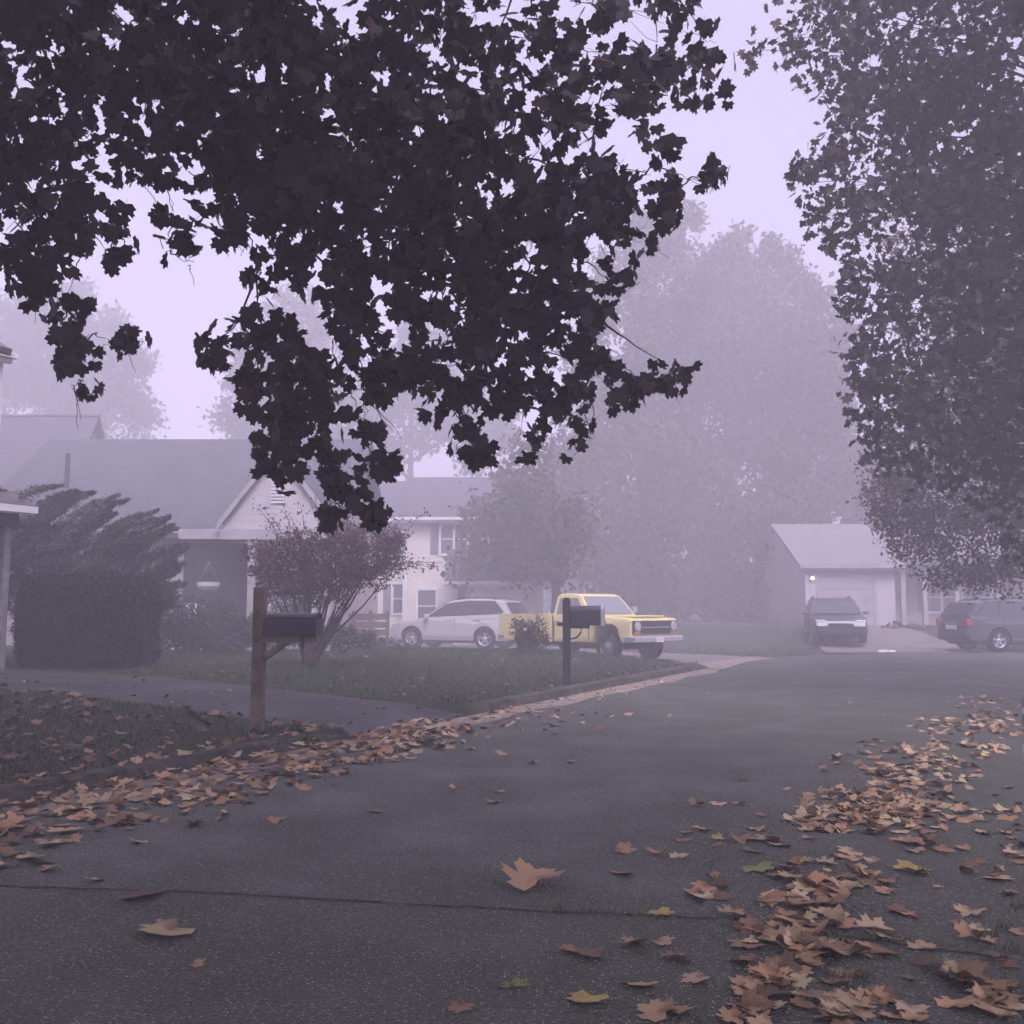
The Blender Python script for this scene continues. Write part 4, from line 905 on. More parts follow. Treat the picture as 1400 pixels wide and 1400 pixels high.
for pxx in (1236, 1266, 1310, 1367):
    bm = NB(); xx = XD(pxx, 41); box(bm, xx - .1, xx + .1, .2, .4, -.3, ZD(776), bevel=.01); obj('porch_column', bm, M['muted_trim'], hdm)
bm = NB(); quad_slab(bm, (XD(1225) + .02, -.1, ZD(773) + .02), (XD(1580), -.1, ZD(773) + .02), (XD(1580), 1.3, ZD(773) + .35), (XD(1225) + .02, 1.3, ZD(773) + .35), .1); obj('porch_roof', bm, M['roof'], hdm)
window(hdm, XD(1285), .6, 1.2, 1.2, 1.4, True, .3); window(hdm, XD(1335), .6, 1.2, 1.2, 1.4, True, .3)
wl = thing('wall_lamp', 'lit lamp on the wall left of the far white garage door', 'lamp', (XD(1108), 40.93, CAMZ + (830 - 791) * 41 / F))
bm = NB(); bmesh.ops.create_uvsphere(bm, u_segments=12, v_segments=8, radius=.075, matrix=Matrix.Translation((0, -.12, 0))); obj('bulb', bm, M['lamp'], wl, True)
bm = NB(); box(bm, -.06, .06, 0, .05, -.12, .12); box(bm, -.015, .015, -.12, 0, .09, .11); box(bm, -.09, .09, -.2, -.03, .085, .10); obj('bracket', bm, M['dark_iron'], wl)
# far left background house right end
hf = thing('distant_house', 'faint pale house between the fog trees, left of the low house', 'house', (0, 58, .7))
XF = lambda px: (px - 700) / F * 58
gable_block(hf, XF(770), XF(900), 0, 7, -1, 2.9, 2.2, M['siding_pale'], M['roof'], 'x', .3)
window(hf, XF(800), .6, 1.4, 1.2, 0, True, .3)

# low brick wall + picket beside house B (background)
fx0, fx1 = (462 - 700) / F * 28, (531 - 700) / F * 28
fb = hz((fx0 + fx1) / 2, 28)
fe = thing('low_fence', 'low brownish wooden fence between the reddish tree and the silver car', 'fence', ((fx0 + fx1) / 2, 28, fb))
W2 = (fx1 - fx0) / 2
for k in range(4):
    bm = NB(); xx = -W2 + 2 * W2 * k / 3; box(bm, xx - .05, xx + .05, -.05, .05, -.05, 1.0 + .04); obj('post', bm, M['fence_wood'], fe)
bm = NB()
for k in range(4): box(bm, -W2, W2, -.08, -.052, .12 + k * .22, .30 + k * .22)
obj('rail', bm, M['fence_wood'], fe)

# hanging basket and white porch chair in the porch
hbk = thing('hanging_basket', 'white hanging plant basket on chains in the dark porch', 'hanging basket', (at(285, 800, 24.6)[0], 24.6, at(285, 808, 24.6)[2]))
bm = NB(); pr_ = [(.10, 0), (.20, .03), (.27, .12), (.29, .22), (.27, .22), (.24, .12)]
rings = []
for r_, z_ in pr_: rings.append([bm.verts.new((r_ * math.cos(2*math.pi*k/18), r_ * math.sin(2*math.pi*k/18), z_)) for k in range(18)])
for a, b in zip(rings, rings[1:]):
    for k in range(18): bm.faces.new((a[k], a[(k+1) % 18], b[(k+1) % 18], b[k]))
bm.faces.new(rings[0][::-1]); obj('pot', bm, M['white'], hbk)
topz = 0.32 + ZB(737, 24.4) - hbk.location.z
for k in range(3):
    bm = NB(); a = 2.1 * k; tube(bm, [(.28 * math.cos(a), .28 * math.sin(a), .22), (0, 0, .75)], .004, 5); obj('chain', bm, M['grey_metal'], hbk)
bm = NB(); tube(bm, [(0, 0, .75), (0, 0, max(.8, topz))], .006, 5); obj('hook', bm, M['dark_iron'], hbk)
P = blob_centres((0, 0, .27), (.28, .28, .12), 300, 10, .04); V, T = leaf_cloud(P, rng.uniform(.05, .09, 300), TPL_OVAL, droop=.3); tri_mesh('plant', V, T, M['shrub'], hbk)
cx, cyy = at(262, 820, 24.0)[0], 24.0
pc = thing('porch_chair', 'white slatted porch chair in front of the dark porch', 'chair', (cx, cyy, hz(cx, cyy)))
bm = NB(); box(bm, -.3, .3, -.28, .28, .40, .44); obj('seat', bm, M['white'], pc)
bm = NB()
for k in range(5): box(bm, -.28 + k * .12, -.20 + k * .12, .26, .29, .46, 1.12)
box(bm, -.3, .3, .292, .32, 1.0, 1.08); obj('backrest', bm, M['white'], pc)
for sx_ in (-1, 1):
    bm = NB(); box(bm, sx_ * .33 - .05, sx_ * .33 + .05, -.32, .3, .62, .65); obj('armrest', bm, M['white'], pc)
    for sy_ in (-1, 1):
        bm = NB(); box(bm, sx_ * .33 - .03, sx_ * .33 + .03, sy_ * .25 - .03, sy_ * .25 + .03, 0, .617); obj('leg', bm, M['white'], pc)

# ------------------------------------------------------------------ mailboxes
def mailbox_shell(bm, L, w_, h_, x0=0, z0=0, n=10):
    """box along x with half-round top."""
    r_ = w_ / 2; pr_ = [(-r_, 0), (r_, 0), (r_, h_ - r_)] + [(r_ * math.cos(math.pi * k / n), h_ - r_ + r_ * math.sin(math.pi * k / n)) for k in range(1, n)] + [(-r_, h_ - r_)]
    A = [bm.verts.new((x0, y, z0 + z)) for y, z in pr_]; B = [bm.verts.new((x0 + L, y, z0 + z)) for y, z in pr_]
    m_ = len(pr_)
    for i in range(m_):
        bm.faces.new((A[i], A[(i+1) % m_], B[(i+1) % m_], B[i]))
    bm.faces.new(A[::-1]); bm.faces.new(B)
d1 = 10.4; mp = at(352, 985, d1); mx1, my1 = mp.x, d1; mz1 = hz(mx1, my1)
zz = lambda py: at(352, py, d1)[2] - mz1
mb = thing('mailbox', 'black mailbox on a weathered wooden post with a diagonal brace, standing in fallen leaves', 'mailbox', (mx1, my1, mz1), R(-8))
bm = NB(); box(bm, -.058, .058, -.058, .058, -.1, zz(803), bevel=.006); obj('post', bm, M['wood_post'], mb)
bm = NB(); box(bm, .06, .60, -.075, .075, zz(878), zz(869) - .003, bevel=.004); obj('arm', bm, M['wood_post'], mb)
bm = NB(); prism(bm, [(.06, zz(904)), (.06, zz(893)), (.26, zz(879)), (.34, zz(879))], -.03, .03); obj('brace', bm, M['wood_post'], mb)
bm = NB(); mailbox_shell(bm, .53, .20, zz(838) - zz(869), .10, zz(869)); bx = obj('box', bm, M['black_metal'], mb)
bm = NB(); mailbox_shell(bm, .018, .212, zz(838) - zz(869) + .006, .632, zz(869) - .001); dr_ = obj('door', bm, M['black_metal'], mb)
bm = NB(); box(bm, .651, .668, -.02, .02, zz(845), zz(840)); obj('handle', bm, M['dark_iron'], dr_)
bm = NB(); box(bm, .50, .52, -.118, -.108, zz(884), zz(868)); obj('bracket', bm, M['dark_iron'], mb)
bm = NB(); box(bm, .20, .34, .104, .112, zz(864), zz(858)); box(bm, .34, .40, .104, .112, zz(864), zz(852)); obj('flag', bm, M['red_flag'], mb)
d2 = 16.5; mp = at(775, 918, d2); mz2 = hz(mp.x, d2)
zz = lambda py: at(775, py, d2)[2] - mz2
mb = thing('mailbox', 'dark mailbox on a slim black post with curved bracket before the yellow truck', 'mailbox', (mp.x, d2, mz2), R(-10))
bm = NB(); box(bm, -.06, .06, -.06, .06, -.1, zz(820), bevel=.006); box(bm, -.045, .045, -.045, .045, zz(820) + .001, zz(817), bevel=.01); obj('post', bm, M['dark_iron'], mb)
bm = NB(); box(bm, -.15, -.062, -.05, .05, zz(856), zz(851)); box(bm, .062, .38, -.06, .06, zz(859), zz(855) - .002); obj('arm', bm, M['dark_iron'], mb)
bm = NB(); mailbox_shell(bm, .50, .20, zz(828) - zz(855), .075, zz(855)); bx = obj('box', bm, M['black_metal'], mb)
bm = NB(); mailbox_shell(bm, .05, .212, zz(827) - zz(855), .577, zz(855) - .001); obj('door', bm, M['grey_metal'], mb)
bm = NB(); a0 = zz(873); tube(bm, [(.062, 0, a0), (.13, 0, a0 + .005), (.19, 0, a0 + .04), (.235, 0, a0 + .10), (.245, 0, zz(859))], .016, 8); obj('brace', bm, M['dark_iron'], mb)
bm = NB(); box(bm, .16, .175, -.118, -.104, zz(852), zz(838)); box(bm, .176, .24, -.118, -.104, zz(842), zz(838)); obj('flag', bm, M['dark_iron'], mb)

# ------------------------------------------------------------------ vehicles (x forward, y left)
def wheel(par, x, y, r_, w_, side, rim_m, spokes=5, steel=False):
    bm = NB()
    lathe_y(bm, [(r_ * .62, -w_/2), (r_ * .93, -w_/2), (r_, -w_/2 + .03), (r_, w_/2 - .03), (r_ * .93, w_/2), (r_ * .62, w_/2), (r_ * .62, -w_/2)], x, r_, y, 30)
    t_ = obj('wheel', bm, M['rubber'], par)
    bm = NB(); s = side; yo = s * (w_/2 - .03)
    rings = lathe_y(bm, [(r_ * .615, yo + s * .02), (r_ * .57, yo + s * .02), (r_ * .55, yo - s * .03)], x, r_, y, 30)
    rings = lathe_y(bm, [(r_ * .56, yo - s * .07), (.01, yo - s * .07)], x, r_, y, 24)
    if steel:
        lathe_y(bm, [(r_ * .50, yo - s * .05), (r_ * .36, yo - s * .01), (r_ * .24, yo - s * .01), (r_ * .2, yo + s * .03), (.01, yo + s * .035)], x, r_, y, 24)
    for k in range(0 if steel else spokes):
        a = 2*math.pi*k/spokes + .3; ca, sa = math.cos(a), math.sin(a)
        y_ = y + yo - s * .02
        def P(rr, t): return (x + rr * ca - t * sa, y_, r_ + rr * sa + t * ca)
        def Q(rr, t): p = P(rr, t); return (p[0], p[1] + s * .025, p[2])
        vs_ = [bm.verts.new(p) for p in (P(.03, -.05), P(r_*.56, -.03), P(r_*.56, .03), P(.03, .05), Q(.03, -.04), Q(r_*.56, -.022), Q(r_*.56, .022), Q(.03, .04))]
        for q in ((0,1,2,3),(4,5,6,7),(0,1,5,4),(1,2,6,5),(2,3,7,6),(3,0,4,7)): bm.faces.new([vs_[i] for i in q])
    if not steel:
        lathe_y(bm, [(.06, yo - s * .03), (.055, yo + s * .012), (.01, yo + s * .014)], x, r_, y, 16)
    obj('rim', bm, rim_m, t_)
def arch(cx, r_, zb, n=9):
    """points over a wheel opening going +x, from (cx-r, zb) to (cx+r, zb)."""
    cz = r_ * .88; out_ = []
    a0 = math.pi - math.asin(max(-1, min(1, (zb - cz) / r_))); a1 = math.asin(max(-1, min(1, (zb - cz) / r_)))
    for k in range(n): 
        a = a0 + (a1 - a0) * k / (n - 1); out_.append((cx + r_ * math.cos(a), cz + r_ * math.sin(a)))
    return out_
def side_poly(bm, pts, yfun, th=.008):
    """thin pane following the cab side; pts (x,z); yfun(z)->y (outer)."""
    for s in (1, -1):
        A = [bm.verts.new((x, s * (yfun(z) + th), z)) for x, z in pts]; B = [bm.verts.new((x, s * (yfun(z) - .01), z)) for x, z in pts]
        m_ = len(pts); bm.faces.new(A); bm.faces.new(B[::-1])
        for i in range(m_): bm.faces.new((A[i], B[i], B[(i+1) % m_], A[(i+1) % m_]))
def one_side_poly(bm, pts, yfun, s, th=.008, back=.01):
    A = [bm.verts.new((x, s * (yfun(z) + th), z)) for x, z in pts]; B = [bm.verts.new((x, s * (yfun(z) - back), z)) for x, z in pts]
    m_ = len(pts); bm.faces.new(A); bm.faces.new(B[::-1])
    for i in range(m_): bm.faces.new((A[i], B[i], B[(i+1) % m_], A[(i+1) % m_]))
def quad_panel(bm, x0, z0, w0, x1, z1, w1, off, th=.012):
    """panel across the car (windscreen): lower edge at (x0,z0) half-width w0, upper at (x1,z1) half-width w1, pushed off along its normal."""
    d_ = Vector((x1 - x0, 0, z1 - z0)).normalized(); n_ = Vector((d_.z, 0, -d_.x)) * off
    p = [Vector((x0, -w0, z0)), Vector((x0, w0, z0)), Vector((x1, w1, z1)), Vector((x1, -w1, z1))]
    A = [bm.verts.new(v + n_) for v in p]; B = [bm.verts.new(v + n_ * (1 - th / abs(off)) if abs(off) > th else v) for v in p]
    bm.faces.new(A); bm.faces.new(B[::-1])
    for i in range(4): bm.faces.new((A[i], B[i], B[(i+1) % 4], A[(i+1) % 4]))

def suv(label, loc, heading, paint, S, rim_m, name='parked_car', group=None, plate_rear=True, cat='car'):
    """S: scale tuple (length factor, width, height factor)"""
    kl, W, kh = S
    root = thing(name, label, cat, loc, heading, group)
    sx = lambda P_: [(x * kl, z * kh) for x, z in P_]
    wr = .36; fx, rx2 = 1.40 * kl, -1.27 * kl; zb = .30
    hw = W / 2
    prof = sx([(-2.16, .36)]) ; prof = [(-2.18 * kl, .34)] + [(-2.0 * kl, zb)] + arch(rx2, wr + .055, zb) + arch(fx, wr + .055, zb) + [(2.10 * kl, zb)] + sx([(2.26, .42), (2.30, .62), (2.20, .80), (1.95, .90), (1.10, 1.02), (.9, 1.03), (-2.05, 1.13), (-2.24, 1.10), (-2.30, .85), (-2.30, .5)])
    def ym(co):
        s = 1 if co.y > 0 else -1; a = abs(co.y)
        t_ = max(0, (abs(co.x) / kl - 1.5) / .8); a *= 1 - .13 * t_ * t_
        a *= 1 - .05 * max(0, (co.z / kh - .8) / .3) - .03 * max(0, (.5 - co.z) / .25)
        return s * a
    bm = NB(); prism(bm, prof, -hw, hw, bevel=.06, segs=3, ymap=ym); body = obj('body', bm, paint, root)
    # dark lower sill and floor
    bm = NB(); box(bm, -1.95 * kl, 1.95 * kl, -hw + .12, hw - .12, .22, .50); obj('underbody', bm, M['trim'], root)
    bm = NB()
    for s in (1, -1): box(bm, rx2 + wr + .06, fx - wr - .06, s * hw * .975 - .012, s * hw * .975 + .018, zb + .09, zb + .135)
    obj('side_moulding', bm, M['chrome'], root)
    # greenhouse
    zr = 1.66 * kh
    gp_ = sx([(1.02, 1.00), (.62, 1.27), (.18, 1.53), (-.15, 1.62), (-.8, 1.665), (-1.55, 1.63), (-1.88, 1.58), (-2.22, 1.08), (-2.10, 1.02)])
    zb_ = 1.02 * kh
    yf = lambda z: hw * .945 - (z - zb_) * .30
    bm = NB(); prism(bm, gp_, -1, 1, bevel=0)
    for v in bm.verts: v.co.y = math.copysign(yf(max(v.co.z, zb_)), v.co.y)
    es = [e_ for e_ in bm.edges if e_.calc_length() > 0 and all(v.co.z > 1.2 * kh for v in e_.verts) and e_.verts[0].co.y * e_.verts[1].co.y > 0 and len(e_.link_faces) == 2 and e_.calc_face_angle(0) > .8]
    bmesh.ops.bevel(bm, geom=es, offset=.05, segments=3, profile=.5, affect='EDGES')
    cab = obj('roof', bm, paint, root)
    wins = [sx([(.78, 1.09), (.17, 1.48), (-.18, 1.56), (-.22, 1.12)]), sx([(-.29, 1.12), (-.25, 1.56), (-1.10, 1.585), (-1.16, 1.155)]), sx([(-1.22, 1.16), (-1.17, 1.585), (-1.55, 1.565), (-1.86, 1.24), (-1.80, 1.19)])]
    for wv in wins:
        for s in (1, -1):
            bm = NB(); one_side_poly(bm, wv, yf, s); obj('side_window', bm, M['glass'], root)
    for s in (1, -1):   # strip between window panes: dark pillars
        bm = NB(); one_side_poly(bm, sx([(.86, 1.06), (.17, 1.505), (-.6, 1.60), (-1.56, 1.59), (-1.93, 1.23), (-1.84, 1.165)]), yf, s, th=.004); obj('window_frame', bm, M['trim'], root)
    bm = NB(); quad_panel(bm, .98 * kl, 1.04 * kh, yf(1.04 * kh) - .08, .20 * kl, 1.525 * kh, yf(1.52 * kh) - .09, .03); obj('windscreen', bm, M['glass'], root)
    bm = NB(); quad_panel(bm, -2.20 * kl, 1.15 * kh, yf(1.13 * kh) - .10, -1.93 * kl, 1.53 * kh, yf(1.5 * kh) - .10, -.025); obj('rear_window', bm, M['glass'], root)
    for s in (1, -1):
        bm = NB(); tube(bm, [(-1.6 * kl, s * (yf(zr) - .05), zr - .02), (-1.4 * kl, s * (yf(zr) - .05), zr + .035), (-.4 * kl, s * (yf(zr) - .05), zr + .05), (-.15 * kl, s * (yf(zr) - .05), zr - .01)], .016, 6); obj('roof_rail', bm, M['trim'], root)
        bm = NB(); box(bm, .72 * kl, .86 * kl, s * (hw + .09) - .09, s * (hw + .09) + .09, 1.03 * kh, 1.15 * kh, bevel=.03); obj('mirror', bm, paint, root)
        bm = NB(); box(bm, 2.0 * kl, 2.215 * kl, s * (hw * .70) - .17, s * (hw * .70) + .17, .70 * kh, .84 * kh, bevel=.03); obj('headlight', bm, M['headlamp'], root)
        bm = NB(); box(bm, -2.33 * kl, -2.12 * kl, s * (hw * .80) - .12, s * (hw * .80) + .10, .82 * kh, 1.06 * kh, bevel=.03); obj('tail_light', bm, M['taillamp'], root)
        for xx in (.02, -.98):
            bm = NB(); box(bm, (xx - .10) * kl, (xx + .10) * kl, s * (hw * .965) - .01, s * (hw * .965) + .022, .955 * kh, .985 * kh, bevel=.006); obj('door_handle', bm, paint, root)
        for xx in (.92, -.20, -1.12):
            bm = NB(); box(bm, xx * kl, xx * kl + .012, s * (hw * .986) - .01, s * (hw * .986) + .006, .48 * kh, 1.0 * kh); obj('door_seam', bm, M['trim'], root)
        for xx in (fx, rx2):
            bm = NB(); A = arch(xx, wr + .055, .32, 12); B = arch(xx, wr + .11, .32, 12)
            ya = s * (hw * .985)
            fa = [bm.verts.new((x, ya + s * .012, z)) for x, z in A]; fb_ = [bm.verts.new((x, ya + s * .008, z)) for x, z in B]; fc = [bm.verts.new((x, ya - s * .06, z)) for x, z in A]; fd = [bm.verts.new((x, ya - s * .06, z)) for x, z in B]
            for i in range(11):
                bm.faces.new((fa[i], fa[i+1], fb_[i+1], fb_[i])); bm.faces.new((fa[i], fa[i+1], fc[i+1], fc[i])); bm.faces.new((fb_[i], fb_[i+1], fd[i+1], fd[i]))
            obj('wheel_arch', bm, paint, root)
            wheel(root, xx, s * (hw - .13), wr, .22, s, rim_m)
    bm = NB(); box(bm, 2.20 * kl, 2.315 * kl, -.42, .42, .56 * kh, .72 * kh, bevel=.02); obj('grille', bm, M['trim'], root)
    bm = NB(); box(bm, 2.20 * kl, 2.33 * kl, -hw * .72, hw * .72, .34, .44, bevel=.02); box(bm, -2.35 * kl, -2.22 * kl, -hw * .8, hw * .8, .36, .58, bevel=.03); obj('bumper', bm, M['trim'], root)
    bm = NB(); box(bm, -2.345 * kl, -2.30 * kl, -.26, .26, .72 * kh, .86 * kh); obj('number_plate', bm, M['plate'], root)
    bm = NB(); box(bm, -2.33 * kl, -2.30 * kl, -.40, .40, .90 * kh, .94 * kh); obj('tailgate_trim', bm, M['chrome'], root)
    return root
def yaw(dx, dy): return math.atan2(dy, dx)
suv('silver sport utility car parked nose-in before the cream house', ((632 - 700) / F * 33.3 - .05, 33.4, .012), yaw(-math.cos(R(22)), math.sin(R(22))), M['silver'], (.99, 1.82, 1.0), M['rim'])
suv('dark sport utility car parked at the right edge, its rear towards the street bend', (16.2, 31.8, .01), yaw(.988, .156), M['dark_paint'], (1.0, 1.82, .97), M['rim'])
suv('blackish car facing the street in the driveway of the far low house', (11.55, 35.6, 0.17), yaw(-.22, -1), M['navy_paint'], (1.0, 1.84, .95), M['rim'])

# yellow square-bodied pickup
def pickup():
    a = R(46); hx, hy = math.cos(a), -math.sin(a)
    fc = Vector((2.98, 24.6, 0))                      # near front corner
    L, W = 4.85, 1.98; hw = W / 2
    left = Vector((-hy, hx, 0))                       # left of the heading
    ctr = fc - Vector((hx, hy, 0)) * 2.38 + left * hw
    root = thing('pickup_truck', 'old yellow square-bodied pickup truck with a dark grille, nose towards the road', 'pickup truck', (ctr.x, ctr.y, .015), yaw(hx, hy))
    Y = M['yellow']; wr = .37; fx, rx2 = 1.50, -1.42; zb = .47
    prof = [(-.38, zb)] + [(fx - wr - .12, zb)] + [(fx - wr - .07, .62), (fx - wr + .0, .86), (fx - .24, .94), (fx + .24, .94), (fx + wr + .0, .86), (fx + wr + .07, .62)] + [(fx + wr + .10, zb + .02), (2.22, zb + .05), (2.30, .60), (2.31, 1.05), (2.22, 1.10), (.98, 1.165), (-.38, 1.165)]
    bm = NB(); prism(bm, prof, -hw, hw, bevel=.045, segs=3)
    for v in bm.verts:
        t_ = v.co.z; s = math.copysign(1, v.co.y)
        if abs(v.co.y) > hw * .9: v.co.y = s * (abs(v.co.y) - .05 * max(0, (.72 - t_) / .25) - .05 * max(0, (t_ - .98) / .2))
    obj('body', bm, Y, root)
    bm = NB(); box(bm, -.3, 2.0, -hw + .25, hw - .25, .32, .6); box(bm, -2.3, -.3, -.45, .45, .38, .52); obj('chassis', bm, M['trim'], root)
    # hood ridge and seams
    bm = NB(); box(bm, 1.0, 2.2, -.55, .55, 1.12, 1.175, bevel=.02); obj('bonnet', bm, Y, root)
    for s in (1, -1):
        for xx in (-.30, .93):
            bm = NB(); box(bm, xx, xx + .012, s * hw - .01, s * hw + .004, .56, 1.0); obj('door_seam', bm, M['trim'], root)
    # cab top
    yf = lambda z: hw - .05 - (z - 1.15) * .26
    gp_ = [(.98, 1.16), (.92, 1.18), (.50, 1.68), (.36, 1.735), (-.20, 1.75), (-.31, 1.70), (-.36, 1.16)]
    bm = NB(); prism(bm, gp_, -1, 1)
    for v in bm.verts: v.co.y = math.copysign(yf(v.co.z), v.co.y)
    es = [e_ for e_ in bm.edges if all(v.co.z > 1.6 for v in e_.verts) and e_.verts[0].co.y * e_.verts[1].co.y > 0 and len(e_.link_faces) == 2 and e_.calc_face_angle(0) > .8]
    bmesh.ops.bevel(bm, geom=es, offset=.04, segments=3, profile=.5, affect='EDGES')
    obj('cab', bm, Y, root)
    for s in (1, -1):
        bm = NB(); one_side_poly(bm, [(.78, 1.20), (.42, 1.62), (-.22, 1.63), (-.26, 1.20)], yf, s); sw = obj('side_window', bm, M['lightglass'], root)
        bm = NB(); one_side_poly(bm, [(.53, 1.20), (.53, 1.50), (.50, 1.53), (.50, 1.20)], yf, s, th=.014); obj('window_frame', bm, M['chrome'], sw)
        bm = NB(); box(bm, .70, .78, s * (hw + .13) - .09, s * (hw + .13) + .09, 1.22, 1.40, bevel=.02); box(bm, .72, .75, s * (hw + .02) - .04, s * (hw + .02) + .04, 1.2, 1.23); obj('mirror', bm, M['chrome'], root)
        bm = NB(); box(bm, -.24, -.08, s * (hw) - .005, s * hw + .03, .99, 1.02, bevel=.005); obj('door_handle', bm, M['chrome'], root)
    bm = NB(); quad_panel(bm, .915, 1.205, yf(1.2) - .09, .525, 1.66, yf(1.66) - .09, .015); obj('windscreen', bm, M['lightglass'], root)
    bm = NB(); quad_panel(bm, -.355, 1.25, yf(1.2) - .16, -.32, 1.62, yf(1.6) - .14, -.015); obj('rear_window', bm, M['glass'], root)
    # bed: two sides with arches, tailgate, floor
    bp = [(-2.42, .52), (-2.35, .50), (rx2 - wr - .10, zb + .02), (rx2 - wr - .05, .66), (rx2 - wr + .04, .86), (rx2 - .24, .93), (rx2 + .24, .93), (rx2 + wr - .04, .86), (rx2 + wr + .05, .66), (rx2 + wr + .10, zb), (-.43, zb), (-.43, 1.17), (-2.44, 1.17)]
    for s in (1, -1):
        bm = NB(); prism(bm, bp, s * (hw - .09), s * hw, bevel=.02); sdm = obj('bed_side', bm, Y, root)
        bm = NB(); box(bm, -2.43, -.44, s * (hw - .05) - .055, s * (hw - .05) + .052, 1.172, 1.20, bevel=.01); obj('bed_rail', bm, Y, sdm)
        bm = NB()
        for (xa, xb, za, zb2) in ((-2.40, -2.22, .52, .60), (-2.05, -1.95, .60, .72), (-1.05, -.90, .50, .57)):
            n_ = 9; ce = ((xa + xb) / 2, (za + zb2) / 2)
            bm.faces.new([bm.verts.new((ce[0] + (xb - xa) / 2 * math.cos(2*math.pi*k/n_) * random.uniform(.7, 1.2), s * (hw + .004), ce[1] + (zb2 - za) / 2 * math.sin(2*math.pi*k/n_) * random.uniform(.7, 1.2))) for k in range(n_)])
        obj('rust_patch', bm, M['rusty'], sdm)
        bm = NB(); box(bm, -2.455, -2.40, s * (hw - .08) - .06, s * (hw - .08) + .06, .80, 1.08, bevel=.01); obj('tail_light', bm, M['taillamp'], root)
    bm = NB(); box(bm, -2.43, -2.37, -hw + .095, hw - .095, .58, 1.16, bevel=.01); obj('tailgate', bm, Y, root)
    bm = NB(); box(bm, -2.36, -.44, -hw + .095, hw - .095, .60, .66); box(bm, -.50, -.44, -hw + .095, hw - .095, .665, 1.16); obj('bed_floor', bm, M['trim'], root)
    # front face
    bm = NB(); box(bm, 2.30, 2.335, -.90, .90, .70, 1.04, bevel=.01)
    g = obj('grille', bm, M['trim'], root)
    bm = NB()
    box(bm, 2.337, 2.352, -.55, .55, .865, .885)
    obj('grille_bar', bm, M['chrome'], g)
    for s in (1, -1):
        bm = NB(); bmesh.ops.create_cone(bm, cap_ends=True, segments=24, radius1=.105, radius2=.095, depth=.05, matrix=Matrix.Translation((2.355, s * .74, .90)) @ Matrix.Rotation(math.pi/2, 4, 'Y')); h1 = obj('headlight', bm, M['headlamp'], root)
        bm = NB(); lathe = [(.13, 0), (.13, .02), (.106, .02), (.106, 0)]
        rg = []
        for r_, x_ in lathe: rg.append([bm.verts.new((2.338 + x_, s * .74 + r_ * math.cos(2*math.pi*k/24), .90 + r_ * math.sin(2*math.pi*k/24))) for k in range(24)])
        for A, B in zip(rg, rg[1:]):
            for k in range(24): bm.faces.new((A[k], A[(k+1) % 24], B[(k+1) % 24], B[k]))
        obj('bezel', bm, M['chrome'], h1)
        bm = NB(); box(bm, 2.337, 2.35, s * .74 - .12, s * .74 + .12, .715, .76); obj('turn_signal', bm, M['amber'], root)
        bm = NB(); box(bm, fx - .07, fx + .05, s * hw - .005, s * hw + .006, 1.0, 1.03); obj('side_marker', bm, M['chrome'], root)
        for xx in (fx, rx2): wheel(root, xx, s * (hw - .15), wr, .22, s, M['steel_rim'], steel=True)
    bm = NB(); box(bm, 2.34, 2.47, -hw - .01, hw + .01, .50, .66, bevel=.03); box(bm, 2.12, 2.36, -hw - .012, -hw + .05, .50, .66, bevel=.02); box(bm, 2.12, 2.36, hw - .05, hw + .012, .50, .66, bevel=.02); obj('front_bumper', bm, M['chrome'], root)
    bm = NB(); box(bm, -2.56, -2.46, -hw + .05, hw - .05, .48, .62, bevel=.02); obj('rear_bumper', bm, M['chrome'], root)
    bm = NB(); box(bm, 2.475, 2.485, -.16, .16, .50, .62); obj('number_plate', bm, M['plate'], root)
pickup()

# two white scraps by the far road edge
for i, (pxx, sc_) in enumerate(((1208, 1.0), (1219, .85))):
    p = gnd(pxx, 892); bm = NB()
    prism(bm, [(-.16, 0), (.16, 0), (.17, .05), (.05, .085), (-.1, .07), (-.17, .04)], -.06, .06, bevel=.012)
    o = obj('newspaper', bm, M['paper']); o.location = (p.x, p.y, .003); o.rotation_euler = (0, 0, .5 * i); o.scale = (sc_,) * 3
    setp(o, ('larger' if i == 0 else 'smaller') + ' of two white wrapped papers lying on the road before the far lawn', 'newspaper', 'papers on the far road')

# ------------------------------------------------------------------ grass
def in_lawn(X, Y):
    u = X*DU[0] + Y*DU[1]; v = X*DV[0] + Y*DV[1]
    ok = (poly_sd(ROAD, X, Y) > .12) & (poly_sd(DRIVE_C, X, Y) > .05)
    ok &= ~((v < -6.3) & (v > -14.6) & (u > DA0 - .05) & (u < DA1 + .05))
    ok &= ~((v < -6.3) & (v > -6.58))
    ok &= ~((X > 9.4 + (Y - 30.4) * .25) & (X < 15.7) & (Y > 30))
    return ok
def blades(n, sampler, hmin, hmax, wd):
    X, Y = sampler(n); ok = in_lawn(X, Y); X, Y = X[ok], Y[ok]; n = len(X); Z = height(X, Y)
    h = rng.uniform(hmin, hmax, n); a = rng.uniform(0, 2*np.pi, n); le = rng.normal(size=(n, 2)) * .45
    b0 = np.stack([X - np.cos(a) * wd, Y - np.sin(a) * wd, Z - .01], 1); b1 = np.stack([X + np.cos(a) * wd, Y + np.sin(a) * wd, Z - .01], 1)
    tp = np.stack([X + le[:, 0] * h, Y + le[:, 1] * h, Z + h], 1)
    V = np.stack([b0, b1, tp], 1).reshape(-1, 3); return V, np.arange(3 * n).reshape(-1, 3)
def s_uv(u0, u1, v0, v1):
    def f(n):
        u = rng.uniform(u0, u1, n); v = rng.uniform(v0, v1, n); return u*DU[0] + v*DV[0], u*DU[1] + v*DV[1]
    return f
